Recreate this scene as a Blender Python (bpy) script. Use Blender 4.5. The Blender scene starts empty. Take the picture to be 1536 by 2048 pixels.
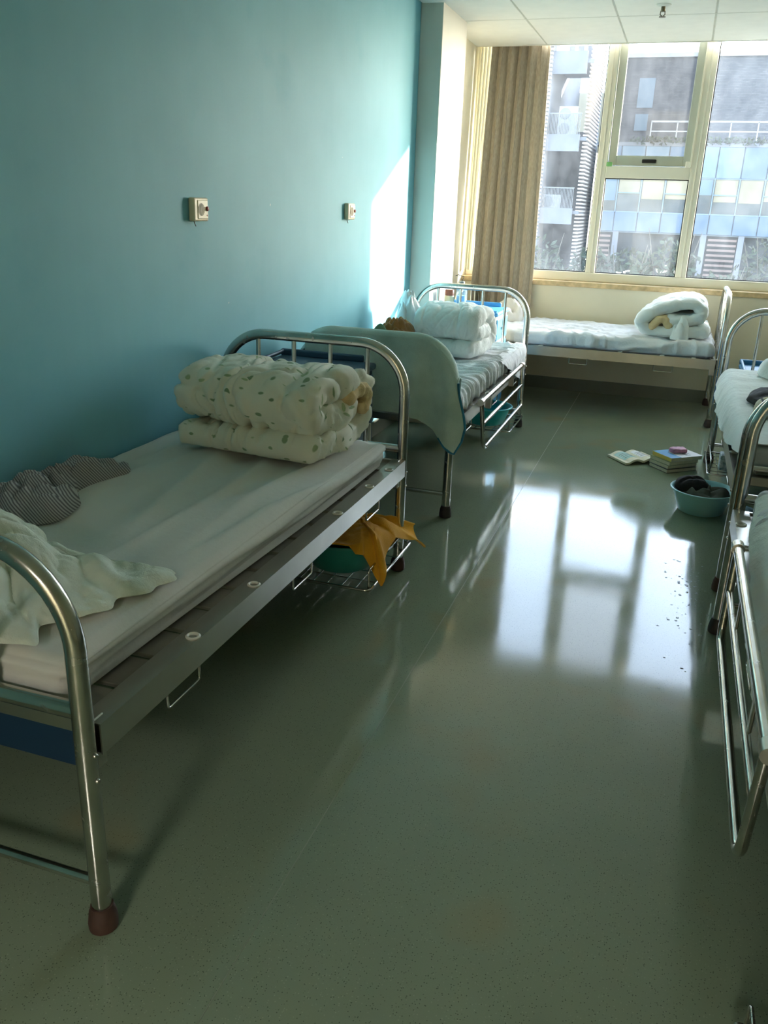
import bpy, bmesh, math, random
from mathutils import Vector, Matrix, noise
random.seed(7)
S = bpy.context.scene
COL = S.collection
PI = math.pi
V = Vector

# ------------------------------------------------------------------ camera
R0 = V((0.946262, 0.321688, 0.033244)); R1 = V((-0.139740, 0.314004, 0.939082)); R2 = V((-0.291652, 0.893263, -0.342083))
cd = bpy.data.cameras.new('camera'); cam = bpy.data.objects.new('camera', cd); COL.objects.link(cam)
cd.sensor_fit = 'VERTICAL'; cd.sensor_height = 24.0; cd.lens = 24.0 * 1683.2 / 2048.0
cd.clip_start = 0.02; cd.clip_end = 500
cam.matrix_world = Matrix(((R0.x, R1.x, -R2.x, 1.768), (R0.y, R1.y, -R2.y, 0.0), (R0.z, R1.z, -R2.z, 1.4396), (0, 0, 0, 1)))
S.camera = cam

# ------------------------------------------------------------------ sky, sun, exposure
SUN_TO = V((1.0, 0.88, 0.445)).normalized()
w = bpy.data.worlds.new('sky'); S.world = w; w.use_nodes = True
wn = w.node_tree; wn.nodes.clear()
wo = wn.nodes.new('ShaderNodeOutputWorld'); wb = wn.nodes.new('ShaderNodeBackground'); ws = wn.nodes.new('ShaderNodeTexSky')
ws.sky_type = 'NISHITA'; ws.sun_disc = False; ws.sun_elevation = math.asin(SUN_TO.z); ws.sun_rotation = math.atan2(SUN_TO.x, SUN_TO.y)
ws.air_density = 1.0; ws.dust_density = 1.0; ws.ozone_density = 1.6
wb.inputs['Strength'].default_value = 0.80
hz = wn.nodes.new('ShaderNodeHueSaturation'); hz.inputs['Saturation'].default_value = .6; wn.links.new(ws.outputs[0], hz.inputs['Color']); wn.links.new(hz.outputs[0], wb.inputs[0]); wn.links.new(wb.outputs[0], wo.inputs[0])
sl = bpy.data.lights.new('sun', 'SUN'); sl.energy = 7.5; sl.color = (1.0, 0.95, 0.86); sl.angle = 0.010
so = bpy.data.objects.new('sun', sl); COL.objects.link(so); so.rotation_euler = SUN_TO.to_track_quat('Z', 'Y').to_euler(); so.location = (12, 14, 12)
S.view_settings.view_transform = 'Standard'; S.view_settings.look = 'None'; S.view_settings.gamma = 1.0
S.view_settings.use_curve_mapping = False
S.view_settings.exposure = 1.4
S.cycles.diffuse_bounces = 8; S.cycles.max_bounces = 14; S.cycles.transparent_max_bounces = 16
S.cycles.sample_clamp_indirect = 6.0; S.cycles.caustics_reflective = False; S.cycles.caustics_refractive = False

# ------------------------------------------------------------------ materials
def lin(c):
    return tuple((x / 12.92 if x <= 0.04045 else ((x + 0.055) / 1.055) ** 2.4) for x in [v / 255.0 for v in c[:3]]) + (1.0,)
class NT:
    def __init__(s, name):
        s.m = bpy.data.materials.new(name); s.m.use_nodes = True; s.t = s.m.node_tree
        s.b = s.t.nodes['Principled BSDF']; s.o = s.t.nodes['Material Output']
    def n(s, kind, **kw):
        nd = s.t.nodes.new('ShaderNode' + kind)
        for k, v in kw.items():
            if hasattr(nd, k) and not (k in nd.inputs): setattr(nd, k, v)
            else: nd.inputs[k].default_value = v
        return nd
    def l(s, a, b): s.t.links.new(a, b)
    def coord(s, scale=(1, 1, 1), kind='Object'):
        tc = s.n('TexCoord'); mp = s.n('Mapping'); mp.inputs['Scale'].default_value = scale
        s.l(tc.outputs[kind], mp.inputs['Vector']); return mp.outputs[0]
    def noise(s, vec, sc, detail=4, rough=.55):
        nd = s.n('TexNoise'); nd.inputs['Scale'].default_value = sc; nd.inputs['Detail'].default_value = detail; nd.inputs['Roughness'].default_value = rough
        s.l(vec, nd.inputs['Vector']); return nd.outputs['Fac']
    def ramp(s, fac, stops):
        r = s.n('ValToRGB'); e = r.color_ramp.elements
        while len(e) < len(stops): e.new(.5)
        for i, (p, c) in enumerate(stops): e[i].position = p; e[i].color = c
        s.l(fac, r.inputs[0]); return r.outputs[0]
    def mix(s, fac, a, b, mode='MIX'):
        m = s.n('MixRGB', blend_type=mode)
        for sock, v in ((0, fac), (1, a), (2, b)):
            if hasattr(v, 'default_value') or hasattr(v, 'is_linked'): s.l(v, m.inputs[sock])
            else: m.inputs[sock].default_value = v
        return m.outputs[0]
    def math(s, op, a, b=0.0):
        m = s.n('Math', operation=op)
        for i, v in ((0, a), (1, b)):
            if hasattr(v, 'is_linked'): s.l(v, m.inputs[i])
            else: m.inputs[i].default_value = v
        return m.outputs[0]
    def bump(s, h, strength=.3, dist=.01):
        b = s.n('Bump'); b.inputs['Strength'].default_value = strength; b.inputs['Distance'].default_value = dist
        s.l(h, b.inputs['Height']); s.l(b.outputs[0], s.b.inputs['Normal'])
def mat(name, c, rough=.6, metal=0.0, var=.12, vs=6.0, bump=0.0, bs=60.0, c2=None, spec=.5, sheen=0.0):
    t = NT(name); b = t.b
    b.inputs['Roughness'].default_value = rough; b.inputs['Metallic'].default_value = metal; b.inputs['Specular IOR Level'].default_value = spec
    if sheen: b.inputs['Sheen Weight'].default_value = sheen
    v = t.coord()
    c = lin(c); lo = tuple(x * (1 - var) for x in c[:3]) + (1,); hi = lin(c2) if c2 else tuple(min(1, x * (1 + var * .6)) for x in c[:3]) + (1,)
    col = t.ramp(t.noise(v, vs), [(.3, lo), (.7, hi)]); t.l(col, b.inputs['Base Color'])
    if bump: t.bump(t.noise(v, bs, 6, .6), bump, .004)
    return t.m
M = {}
def build_materials():
    # blue painted wall
    t = NT('blue wall paint'); v = t.coord()
    a = t.ramp(t.noise(v, 1.3, 3), [(.3, lin((124, 182, 198))), (.7, lin((136, 194, 210)))])
    drip = t.noise(t.coord((14, 14, .6)), 2.0, 4); a = t.mix(t.math('MULTIPLY', drip, .10), a, lin((92, 160, 178)))
    sm = t.ramp(t.noise(v, 2.2, 5), [(.60, (0, 0, 0, 1)), (.80, (1, 1, 1, 1))]); a = t.mix(t.math('MULTIPLY', sm, .30), a, lin((72, 168, 192)))
    chip = t.ramp(t.noise(v, 17, 2), [(.775, (0, 0, 0, 1)), (.785, (1, 1, 1, 1))]); a = t.mix(t.math('MULTIPLY', chip, .7), a, lin((205, 222, 222)))
    t.l(a, t.b.inputs['Base Color']); t.b.inputs['Roughness'].default_value = .5; t.b.inputs['Specular IOR Level'].default_value = .10
    t.bump(t.noise(v, 34, 4), .08, .004); M['blue'] = t.m
    M['cream'] = mat('cream wall paint', (222, 214, 190), .55, var=.06, vs=2.0, bump=.05, bs=40)
    M['pier'] = mat('pale green white paint', (192, 196, 188), .5, var=.05, vs=2.0, bump=.05, bs=40)
    M['ceil'] = mat('ceiling tile white', (242, 241, 234), .8, var=.03, vs=9)
    M['tee'] = mat('ceiling grid tee', (196, 196, 184), .5)
    M['frame'] = mat('cream window aluminium', (228, 224, 208), .35, var=.04)
    M['sash'] = mat('grey green window aluminium', (182, 188, 178), .35, var=.05)
    M['gasket'] = mat('black rubber gasket', (36, 38, 36), .6)
    M['stone'] = mat('tan marble sill', (206, 180, 136), .4, var=.3, vs=18)
    M['base'] = mat('grey green vinyl baseboard', (118, 122, 108), .35, var=.08)
    # glossy vinyl floor
    t = NT('green speckled vinyl'); v = t.coord()
    a = t.ramp(t.noise(v, 1.1, 4), [(.3, lin((121, 133, 112))), (.7, lin((134, 145, 122)))])
    vo = t.n('TexVoronoi'); vo.inputs['Scale'].default_value = 170; t.l(v, vo.inputs['Vector'])
    sp = t.ramp(vo.outputs['Distance'], [(.14, (1, 1, 1, 1)), (.26, (0, 0, 0, 1))])
    pick = t.n('SeparateColor'); t.l(vo.outputs['Color'], pick.inputs[0])
    dk = t.math('MULTIPLY', sp, t.math('GREATER_THAN', pick.outputs[0], .45)); lt = t.math('MULTIPLY', sp, t.math('LESS_THAN', pick.outputs[0], .30))
    a = t.mix(t.math('MULTIPLY', dk, .75), a, lin((56, 66, 54))); a = t.mix(t.math('MULTIPLY', lt, .35), a, lin((176, 184, 162)))
    bl = t.ramp(t.noise(v, 2.3, 2), [(.60, (0, 0, 0, 1)), (.72, (1, 1, 1, 1))]); a = t.mix(t.math('MULTIPLY', bl, .42), a, lin((146, 126, 86)))
    t.l(a, t.b.inputs['Base Color'])
    rg = t.ramp(t.noise(v, 3.0, 5), [(.3, (.055, .055, .055, 1)), (.75, (.13, .13, .13, 1))]); t.l(rg, t.b.inputs['Roughness'])
    t.b.inputs['Specular IOR Level'].default_value = .62
    bb = t.math('ADD', t.math('MULTIPLY', t.noise(v, 7, 3), .6), t.math('MULTIPLY', t.noise(v, 260, 2), .05)); t.bump(bb, .07, .004)
    M['floor'] = t.m
    M['seam'] = mat('weld seam', (128, 136, 116), .3)
    # brushed stainless steel
    t = NT('stainless steel'); v = t.coord((1, 1, 1))
    t.b.inputs['Metallic'].default_value = 1.0
    t.l(t.ramp(t.noise(v, 9, 5), [(.3, lin((176, 174, 166))), (.7, lin((206, 204, 196)))]), t.b.inputs['Base Color'])
    t.l(t.ramp(t.noise(v, 24, 4), [(.3, (.16, .16, .16, 1)), (.8, (.32, .32, .32, 1))]), t.b.inputs['Roughness'])
    M['steel'] = t.m
    M['steel2'] = mat('brushed steel sheet', (190, 188, 178), .34, metal=1.0, var=.12, vs=5, bump=.03, bs=90)
    M['slat'] = mat('dull steel slat', (150, 146, 132), .45, metal=.7, var=.1)
    M['rubber'] = mat('brown black rubber foot', (74, 50, 42), .6, var=.3, vs=30)
    M['rubber_dark'] = mat('black rubber foot', (48, 44, 42), .6, var=.3, vs=30)
    M['white_plastic'] = mat('white plastic ring', (220, 218, 208), .4)
    # bed linen
    def linen(name, c, bs=16, st=.25, rough=.85, var=.05):
        t = NT(name); v = t.coord(); c1 = lin(c); lo = tuple(x * (1 - var) for x in c1[:3]) + (1,)
        t.l(t.ramp(t.noise(v, 4, 4), [(.3, lo), (.7, c1)]), t.b.inputs['Base Color']); t.b.inputs['Roughness'].default_value = rough
        t.b.inputs['Specular IOR Level'].default_value = .2
        h = t.math('ADD', t.noise(v, bs, 5, .6), t.math('MULTIPLY', t.noise(v, 600, 2), .06)); t.bump(h, min(1, st * 2.2), .014); return t.m
    M['sheet'] = linen('grey white sheet', (222, 220, 216), 9, .12)
    M['sheet_w'] = linen('white cotton sheet', (226, 228, 232), 14, .3)
    M['quilt_w'] = linen('white cotton quilt', (232, 236, 234), 14, .3)
    M['quilt_g'] = linen('pale green white cover', (236, 240, 234), 14, .3)
    M['pillow'] = linen('pale green white pillow case', (228, 232, 220), 16, .3)
    M['lining'] = linen('beige quilt filling', (222, 196, 152), 18, .3)
    # leaf print cotton
    t = NT('leaf print cotton'); v = t.coord()
    vo = t.n('TexVoronoi'); vo.inputs['Scale'].default_value = 19.0; vo.inputs['Randomness'].default_value = .85; t.l(v, vo.inputs['Vector'])
    sub = t.n('VectorMath', operation='SUBTRACT'); t.l(v, sub.inputs[0]); t.l(vo.outputs['Position'], sub.inputs[1])
    sepc = t.n('SeparateColor'); t.l(vo.outputs['Color'], sepc.inputs[0])
    rot = t.n('VectorRotate', rotation_type='X_AXIS'); t.l(sub.outputs[0], rot.inputs['Vector']); t.l(t.math('MULTIPLY', sepc.outputs[0], 6.28), rot.inputs['Angle'])
    scl = t.n('VectorMath', operation='MULTIPLY'); t.l(rot.outputs[0], scl.inputs[0]); scl.inputs[1].default_value = (2.2, 1.0, 4.6)
    ln = t.n('VectorMath', operation='LENGTH'); t.l(scl.outputs[0], ln.inputs[0])
    leaf = t.ramp(ln.outputs['Value'], [(.021, (1, 1, 1, 1)), (.026, (0, 0, 0, 1))])
    base = t.ramp(t.noise(v, 4, 4), [(.3, lin((228, 226, 212))), (.7, lin((236, 234, 222)))])
    lc = t.mix(sepc.outputs[1], lin((92, 128, 88)), lin((168, 186, 140)))
    t.l(t.mix(t.math('MULTIPLY', leaf, .85), base, lc), t.b.inputs['Base Color']); t.b.inputs['Roughness'].default_value = .85; t.b.inputs['Specular IOR Level'].default_value = .2
    t.bump(t.math('ADD', t.noise(v, 16, 5, .6), t.math('MULTIPLY', t.noise(v, 600, 2), .06)), .3, .012); M['leaf'] = t.m
    # striped shirt
    t = NT('striped grey cotton'); v = t.coord()
    wv = t.n('TexWave', wave_type='BANDS', bands_direction='DIAGONAL'); wv.inputs['Scale'].default_value = 58; wv.inputs['Distortion'].default_value = 5.0; wv.inputs['Detail Scale'].default_value = .12; t.l(v, wv.inputs['Vector'])
    t.l(t.ramp(wv.outputs['Fac'], [(.35, lin((112, 108, 112))), (.6, lin((186, 182, 182)))]), t.b.inputs['Base Color']); t.b.inputs['Roughness'].default_value = .9
    t.bump(t.noise(v, 30, 4), .2, .006); M['stripe'] = t.m
    # plaid beige
    t = NT('beige plaid cotton'); v = t.coord()
    br = t.n('TexBrick'); br.offset = 0; br.inputs['Scale'].default_value = 1; br.inputs['Brick Width'].default_value = .065; br.inputs['Row Height'].default_value = .065; br.inputs['Mortar Size'].default_value = .004
    br.inputs['Color1'].default_value = lin((206, 198, 168)); br.inputs['Color2'].default_value = lin((206, 198, 168)); br.inputs['Mortar'].default_value = lin((70, 70, 66)); t.l(v, br.inputs['Vector'])
    t.l(br.outputs['Color'], t.b.inputs['Base Color']); t.b.inputs['Roughness'].default_value = .9; M['plaid'] = t.m
    def terry(name, c, c2): return mat(name, c, .95, var=.2, vs=5, bump=.5, bs=220, c2=c2, spec=.1, sheen=.3)
    M['towel'] = terry('pale green terry towel', (206, 230, 222), (224, 240, 234))
    M['hem'] = terry('blue towel hem', (52, 124, 160), (60, 136, 170))
    M['orange'] = terry('mustard orange terry towel', (226, 158, 34), (240, 174, 50))
    M['brown'] = terry('brown knitted wool', (150, 104, 56), (170, 122, 70))
    M['navy'] = mat('navy cloth', (44, 52, 72), .9, bump=.3, bs=80)
    M['black'] = mat('black cloth', (26, 27, 28), .85, bump=.3, bs=80)
    M['greycloth'] = mat('grey green cloth', (92, 98, 90), .9, bump=.3, bs=80)
    M['whitecloth'] = mat('off white cloth', (214, 210, 204), .9, bump=.4, bs=50)
    M['bluecloth'] = mat('light blue cloth', (104, 176, 196), .8, bump=.3, bs=60)
    M['greencloth'] = mat('olive green cloth', (98, 124, 92), .9, bump=.3, bs=60)
    # curtains
    t = NT('taupe linen curtain'); v = t.coord((1, 1, .25))
    t.l(t.ramp(t.noise(v, 120, 3), [(.3, lin((158, 148, 132))), (.7, lin((180, 170, 154)))]), t.b.inputs['Base Color']); t.b.inputs['Roughness'].default_value = .95; t.b.inputs['Specular IOR Level'].default_value = .1
    tr = t.n('BsdfTranslucent'); tr.inputs['Color'].default_value = lin((176, 160, 136)); mx = t.n('MixShader'); mx.inputs[0].default_value = .05
    t.l(t.b.outputs[0], mx.inputs[1]); t.l(tr.outputs[0], mx.inputs[2]); t.l(mx.outputs[0], t.o.inputs[0]); M['curtain'] = t.m
    t = NT('cream sheer curtain'); t.b.inputs['Base Color'].default_value = lin((238, 236, 226)); t.b.inputs['Roughness'].default_value = .9
    tr = t.n('BsdfTranslucent'); tr.inputs['Color'].default_value = lin((238, 234, 220)); mx = t.n('MixShader'); mx.inputs[0].default_value = .3
    t.l(t.b.outputs[0], mx.inputs[1]); t.l(tr.outputs[0], mx.inputs[2]); t.l(mx.outputs[0], t.o.inputs[0]); M['sheer'] = t.m
    # dusty glass
    t = NT('dusty window glass'); v = t.coord()
    tp = t.n('BsdfTransparent'); tp.inputs['Color'].default_value = (.93, .96, .97, 1)
    gl = t.n('BsdfGlossy'); gl.inputs['Roughness'].default_value = .02
    fr = t.n('LayerWeight'); fr.inputs['Blend'].default_value = .5
    m1 = t.n('MixShader'); t.l(t.math('ADD', t.math('MULTIPLY', t.math('POWER', fr.outputs['Facing'], 5.0), .7), .03), m1.inputs[0]); t.l(tp.outputs[0], m1.inputs[1]); t.l(gl.outputs[0], m1.inputs[2])
    df = t.n('BsdfTranslucent'); df.inputs['Color'].default_value = lin((226, 236, 250))
    sm = t.ramp(t.noise(t.coord((1, 1, .7)), 4, 6, .65), [(.35, (.010, .010, .010, 1)), (.75, (.036, .036, .036, 1))])
    sk = t.n('TexVoronoi'); sk.inputs['Scale'].default_value = 60; t.l(v, sk.inputs['Vector'])
    spk = t.math('MULTIPLY', t.ramp(sk.outputs['Distance'], [(.05, (1, 1, 1, 1)), (.12, (0, 0, 0, 1))]), .06)
    m2 = t.n('MixShader'); t.l(t.math('ADD', sm, spk), m2.inputs[0]); t.l(m1.outputs[0], m2.inputs[1]); t.l(df.outputs[0], m2.inputs[2]); t.l(m2.outputs[0], t.o.inputs[0]); M['glass'] = t.m
    m3 = M['glass'].copy(); m3.name = 'grey sash glass'; M['glass_sash'] = m3
    for nd in m3.node_tree.nodes:
        if nd.type == 'BSDF_TRANSPARENT': nd.inputs['Color'].default_value = (.78, .78, .76, 1)
    # things
    M['basin'] = mat('teal plastic', (148, 204, 212), .3, var=.06)
    M['basin_d'] = mat('deep teal plastic', (60, 160, 156), .3, var=.08)
    M['basin_t'] = mat('turquoise plastic', (50, 196, 206), .3, var=.06)
    M['cab_dark'] = mat('slate blue plastic', (52, 82, 108), .4, var=.06)
    M['cab_blue'] = mat('light blue plastic', (84, 160, 214), .4, var=.06)
    M['cab_deep'] = mat('deep blue plastic', (52, 116, 158), .4, var=.06)
    M['cab_body'] = mat('cream cabinet panel', (226, 214, 178), .5, var=.05)
    M['plastic_cream'] = mat('cream plastic', (224, 212, 180), .4, var=.05)
    M['grille'] = mat('grille grey', (176, 164, 136), .5)
    M['red'] = mat('dull red plastic', (146, 48, 44), .4)
    M['handle_black'] = mat('black plastic', (22, 22, 24), .4)
    M['green_block'] = mat('green plastic block', (120, 176, 110), .5)
    M['brass'] = mat('grey brass', (130, 122, 104), .35, metal=1.0)
    M['paper'] = mat('book pages', (226, 220, 196), .8, var=.08, vs=60)
    M['cov_white'] = mat('white book cover', (232, 230, 228), .4, var=.03)
    M['cov_blue'] = mat('blue book print', (70, 148, 198), .4)
    M['cov_yellow'] = mat('yellow book print', (214, 190, 92), .4)
    M['cov_grey'] = mat('grey book cover', (176, 172, 164), .4)
    M['cov_dark'] = mat('dark book cover', (40, 44, 50), .4)
    M['cov_green'] = mat('sage book cover', (150, 160, 122), .4)
    M['pink'] = mat('pink paper packet', (214, 146, 170), .5, var=.25, vs=30)
    M['teal_print'] = mat('pale teal print', (176, 214, 206), .6, var=.15, vs=30)
    M['ink'] = mat('grey printed ink', (120, 126, 124), .7)
    M['bag'] = mat('white plastic film', (226, 230, 234), .25, var=.08, bump=.6, bs=24)
    M['bag_blue'] = mat('light blue plastic film', (168, 204, 232), .25, var=.2, vs=9, bump=.6, bs=24)
    M['box_blue'] = mat('blue patterned box', (120, 172, 206), .5, var=.5, vs=60, c2=(226, 236, 240))
    M['storage'] = mat('dark blue plastic crate', (16, 48, 76), .45)
    t = NT('clear plastic'); tp = t.n('BsdfTransparent'); tp.inputs['Color'].default_value = (.86, .93, .97, 1); mx = t.n('MixShader'); mx.inputs[0].default_value = .30
    t.b.inputs['Base Color'].default_value = lin((190, 220, 236)); t.b.inputs['Roughness'].default_value = .12
    t.l(tp.outputs[0], mx.inputs[1]); t.l(t.b.outputs[0], mx.inputs[2]); t.l(mx.outputs[0], t.o.inputs[0]); M['clear'] = t.m
    M['water_blue'] = mat('pale blue liquid', (150, 196, 226), .2)
    M['cap_brown'] = mat('brown plastic cap', (136, 78, 60), .4)
    M['thermos'] = mat('cream thermos shell', (236, 216, 172), .35)
    t = NT('water drops'); t.b.inputs['Base Color'].default_value = (.02, .03, .03, 1); t.b.inputs['Roughness'].default_value = .03
    tp = t.n('BsdfTransparent'); mx = t.n('MixShader'); fr = t.n('Fresnel'); fr.inputs['IOR'].default_value = 1.33
    gl = t.n('BsdfGlossy'); gl.inputs['Roughness'].default_value = .02; t.l(fr.outputs[0], mx.inputs[0]); t.l(tp.outputs[0], mx.inputs[1]); t.l(gl.outputs[0], mx.inputs[2]); t.l(mx.outputs[0], t.o.inputs[0]); M['water'] = t.m
    # outdoors
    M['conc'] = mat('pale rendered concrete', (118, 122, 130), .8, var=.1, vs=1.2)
    M['conc_sun'] = mat('sunlit concrete', (232, 222, 196), .8, var=.05, vs=1)  # concrete with sunlight put into its colour
    t = NT('grey brickwork'); v = t.coord()
    br = t.n('TexBrick'); br.inputs['Scale'].default_value = 1; br.inputs['Brick Width'].default_value = .24; br.inputs['Row Height'].default_value = .075; br.inputs['Mortar Size'].default_value = .008
    br.inputs['Color1'].default_value = lin((82, 84, 90)); br.inputs['Color2'].default_value = lin((98, 100, 104)); br.inputs['Mortar'].default_value = lin((74, 76, 80))
    sw = t.n('SeparateXYZ'); cb = t.n('CombineXYZ'); t.l(v, sw.inputs[0]); t.l(sw.outputs[0], cb.inputs[0]); t.l(sw.outputs[2], cb.inputs[1]); t.l(cb.outputs[0], br.inputs['Vector'])
    t.l(br.outputs['Color'], t.b.inputs['Base Color']); t.b.inputs['Roughness'].default_value = .9; M['brickwall'] = t.m
    M['spandrel'] = mat('blue grey spandrel panel', (74, 98, 124), .35, var=.06, vs=1.5)
    M['spandrel2'] = mat('pale blue glazed panel', (92, 115, 134), .35, var=.06, vs=1.5)
    M['darkglass'] = mat('dark office glass', (54, 70, 80), .08, var=.2, vs=1.5)
    M['painted_reflection'] = mat('cream reflection in pane', (138, 129, 107), .4, var=.1, vs=1.2)  # tone of the cream reflections in the office panes
    M['mullion'] = mat('grey blue mullion', (104, 124, 140), .4)
    M['whitemetal'] = mat('white painted metal', (166, 168, 172), .45)
    M['louvre'] = mat('white louvre slat', (196, 188, 180), .5)
    M['redbrown'] = mat('red brown louvre slat', (124, 104, 96), .6)
    M['dark_in'] = mat('dark recess', (40, 50, 54), .9)
    M['ac'] = mat('white air conditioner shell', (170, 172, 176), .5)
    M['ac_fan'] = mat('grey fan grille', (126, 130, 134), .5)
    M['leafg'] = mat('dark green leaves', (46, 62, 44), .7, var=.5, vs=3)
    M['twig'] = mat('grey brown bark', (96, 92, 84), .9)
    M['petal'] = mat('cream petals', (236, 230, 204), .6)
    M['ground'] = mat('grey paving', (108, 112, 108), .9)
build_materials()

# ------------------------------------------------------------------ mesh helpers
def tag(o, label=None, cat=None, group=None, kind=None):
    for k, v in (('label', label), ('category', cat), ('group', group), ('kind', kind)):
        if v: o[k] = v
    return o
def empty(name, loc=(0, 0, 0), rz=0.0):
    o = bpy.data.objects.new(name, None); COL.objects.link(o); o.location = loc; o.rotation_euler = (0, 0, rz); o.empty_display_size = .05; return o
class MB:
    def __init__(s): s.v = []; s.f = []
    def add(s, vs, fs):
        b = len(s.v); s.v += [tuple(p) for p in vs]; s.f += [tuple(i + b for i in f) for f in fs]; return s
    def box(s, a, b):
        (x0, y0, z0), (x1, y1, z1) = a, b
        return s.add([(x0, y0, z0), (x1, y0, z0), (x1, y1, z0), (x0, y1, z0), (x0, y0, z1), (x1, y0, z1), (x1, y1, z1), (x0, y1, z1)],
                     [(0, 3, 2, 1), (4, 5, 6, 7), (0, 1, 5, 4), (1, 2, 6, 5), (2, 3, 7, 6), (3, 0, 4, 7)])
    def tube(s, pts, r, n=10, closed=False, caps=True):
        P = [V(p) for p in pts]; m = len(P); T = []
        for i in range(m):
            a = P[(i - 1) % m] if (closed or i > 0) else P[i]; b = P[(i + 1) % m] if (closed or i < m - 1) else P[i]
            T.append((b - a).normalized())
        u = T[0].orthogonal().normalized(); vs = []
        for i in range(m):
            u = (u - T[i] * u.dot(T[i])).normalized(); wv = T[i].cross(u); rr = r[i] if isinstance(r, (list, tuple)) else r
            for k in range(n): vs.append(P[i] + (u * math.cos(2 * PI * k / n) + wv * math.sin(2 * PI * k / n)) * rr)
        fs = []
        for i in range(m if closed else m - 1):
            j = (i + 1) % m
            for k in range(n): fs.append((i * n + k, i * n + (k + 1) % n, j * n + (k + 1) % n, j * n + k))
        if caps and not closed: fs += [tuple(range(n - 1, -1, -1)), tuple((m - 1) * n + k for k in range(n))]
        return s.add(vs, fs)
    def lathe(s, prof, n=24, c=(0, 0, 0), closed=True):
        vs = []; m = len(prof)
        for r, z in prof:
            for k in range(n): vs.append((c[0] + r * math.cos(2 * PI * k / n), c[1] + r * math.sin(2 * PI * k / n), c[2] + z))
        fs = [(i * n + k, i * n + (k + 1) % n, (i + 1) * n + (k + 1) % n, (i + 1) * n + k) for i in range(m - 1) for k in range(n)]
        if closed: fs += [tuple(range(n - 1, -1, -1)), tuple((m - 1) * n + k for k in range(n))]
        return s.add(vs, fs)
    def mesh(s, name, smooth=True, bevel=0.0, bseg=2, fix=True):
        me = bpy.data.meshes.new(name); me.from_pydata(s.v, [], s.f)
        bm = bmesh.new(); bm.from_mesh(me)
        if fix: bmesh.ops.recalc_face_normals(bm, faces=bm.faces)
        if bevel: bmesh.ops.bevel(bm, geom=list(bm.edges), offset=bevel, segments=bseg, affect='EDGES', profile=.5)
        for f in bm.faces: f.smooth = smooth
        bm.to_mesh(me); bm.free()
        if smooth:
            try: me.set_sharp_from_angle(angle=math.radians(50))
            except Exception: pass
        return me
    def build(s, name, m, parent=None, smooth=True, bevel=0.0, bseg=2, loc=None, fix=True):
        me = s.mesh(name, smooth, bevel, bseg, fix); me.materials.append(M[m]); return put(name, me, parent, loc)
def put(name, me, parent=None, loc=None, rot=None):
    o = bpy.data.objects.new(name, me); COL.objects.link(o)
    if parent: o.parent = parent
    if loc is not None: o.location = loc
    if rot is not None: o.rotation_euler = rot
    return o
def fillet(pts, rad, seg=8):
    P = [V(p) for p in pts]; out = [P[0]]
    for i in range(1, len(P) - 1):
        r = rad[i] if isinstance(rad, (list, tuple)) else rad
        if r <= 0: out.append(P[i]); continue
        a = (P[i - 1] - P[i]).normalized(); b = (P[i + 1] - P[i]).normalized(); ang = a.angle(b); d = min(r / math.tan(ang / 2), (P[i - 1] - P[i]).length * .49 if 0 < i - 1 else 9, 9)
        p0 = P[i] + a * d; p1 = P[i] + b * d
        c = P[i] + (a + b).normalized() * (r / math.sin(ang / 2))
        u = p0 - c; w2 = p1 - c; th = u.angle(w2)
        for k in range(seg + 1):
            t = k / seg; out.append(c + (u * math.sin((1 - t) * th) + w2 * math.sin(t * th)) / math.sin(th))
    out.append(P[-1]); return out
def nz(x, y, z=0.0): return noise.noise(V((x, y, z)))
def ridge(x, y, z=0.0): return 1.0 - min(1.0, abs(nz(x, y, z)) * 2.2)
def billow(x, y, z=0.0): return min(1.0, abs(nz(x, y, z)) * 2.6) ** .8
def folds(x, y, seed, s):
    wx = nz(x * s * .35, y * s * .35, seed) * 1.1; wy = nz(x * s * .35 + 7, y * s * .35, seed + 2) * 1.1
    return .62 * billow(x * s * .8 + wx + seed, y * s * .33 + wy, seed) + .30 * billow(x * s * .9 + wy * 1.5, y * s * 1.1 + wx + seed, seed + 4) + .14 * billow(x * s * 2.4 + wx, y * s * 1.6 + wy * 2, seed + 9)
def crease(x, y, z=0.0, w=.10): n = nz(x, y, z) / w; return math.exp(-n * n)
def crumple(x, y, z=0.0, s=1.0):
    wx = nz(x * .6 * s, y * .6 * s, z * .6 * s + 5) * .8; wy = nz(x * .6 * s + 9, y * .6 * s, z * .6 * s) * .8
    return .42 * ridge(x * s + wx, y * s + wy, z * s) + .36 * crease(x * 1.3 * s + wy, y * 1.2 * s + wx, z * 1.2 * s + 3, .16) + .26 * crease(x * 2.6 * s + wx * 2, y * 2.4 * s, z * 2.5 * s + 8, .15) + .08 * ridge(x * 6 * s, y * 6 * s, z * 6 * s)
def smooth01(a, b, x):
    t = max(0.0, min(1.0, (x - a) / (b - a))); return t * t * (3 - 2 * t)
def lerp(a, b, t): return a + (b - a) * t
def interp(tab, x):
    if x <= tab[0][0]: return tab[0][1]
    for (a, va), (b, vb) in zip(tab, tab[1:]):
        if x <= b: return lerp(va, vb, (x - a) / (b - a))
    return tab[-1][1]
def displace(me, fn):
    bm = bmesh.new(); bm.from_mesh(me); bmesh.ops.recalc_face_normals(bm, faces=bm.faces); bm.normal_update()
    mv = [(v, v.normal * fn(v.co, v.normal)) for v in bm.verts]
    for v, d in mv: v.co = v.co + d
    for f in bm.faces: f.smooth = True
    bm.to_mesh(me); bm.free(); return me
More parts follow.
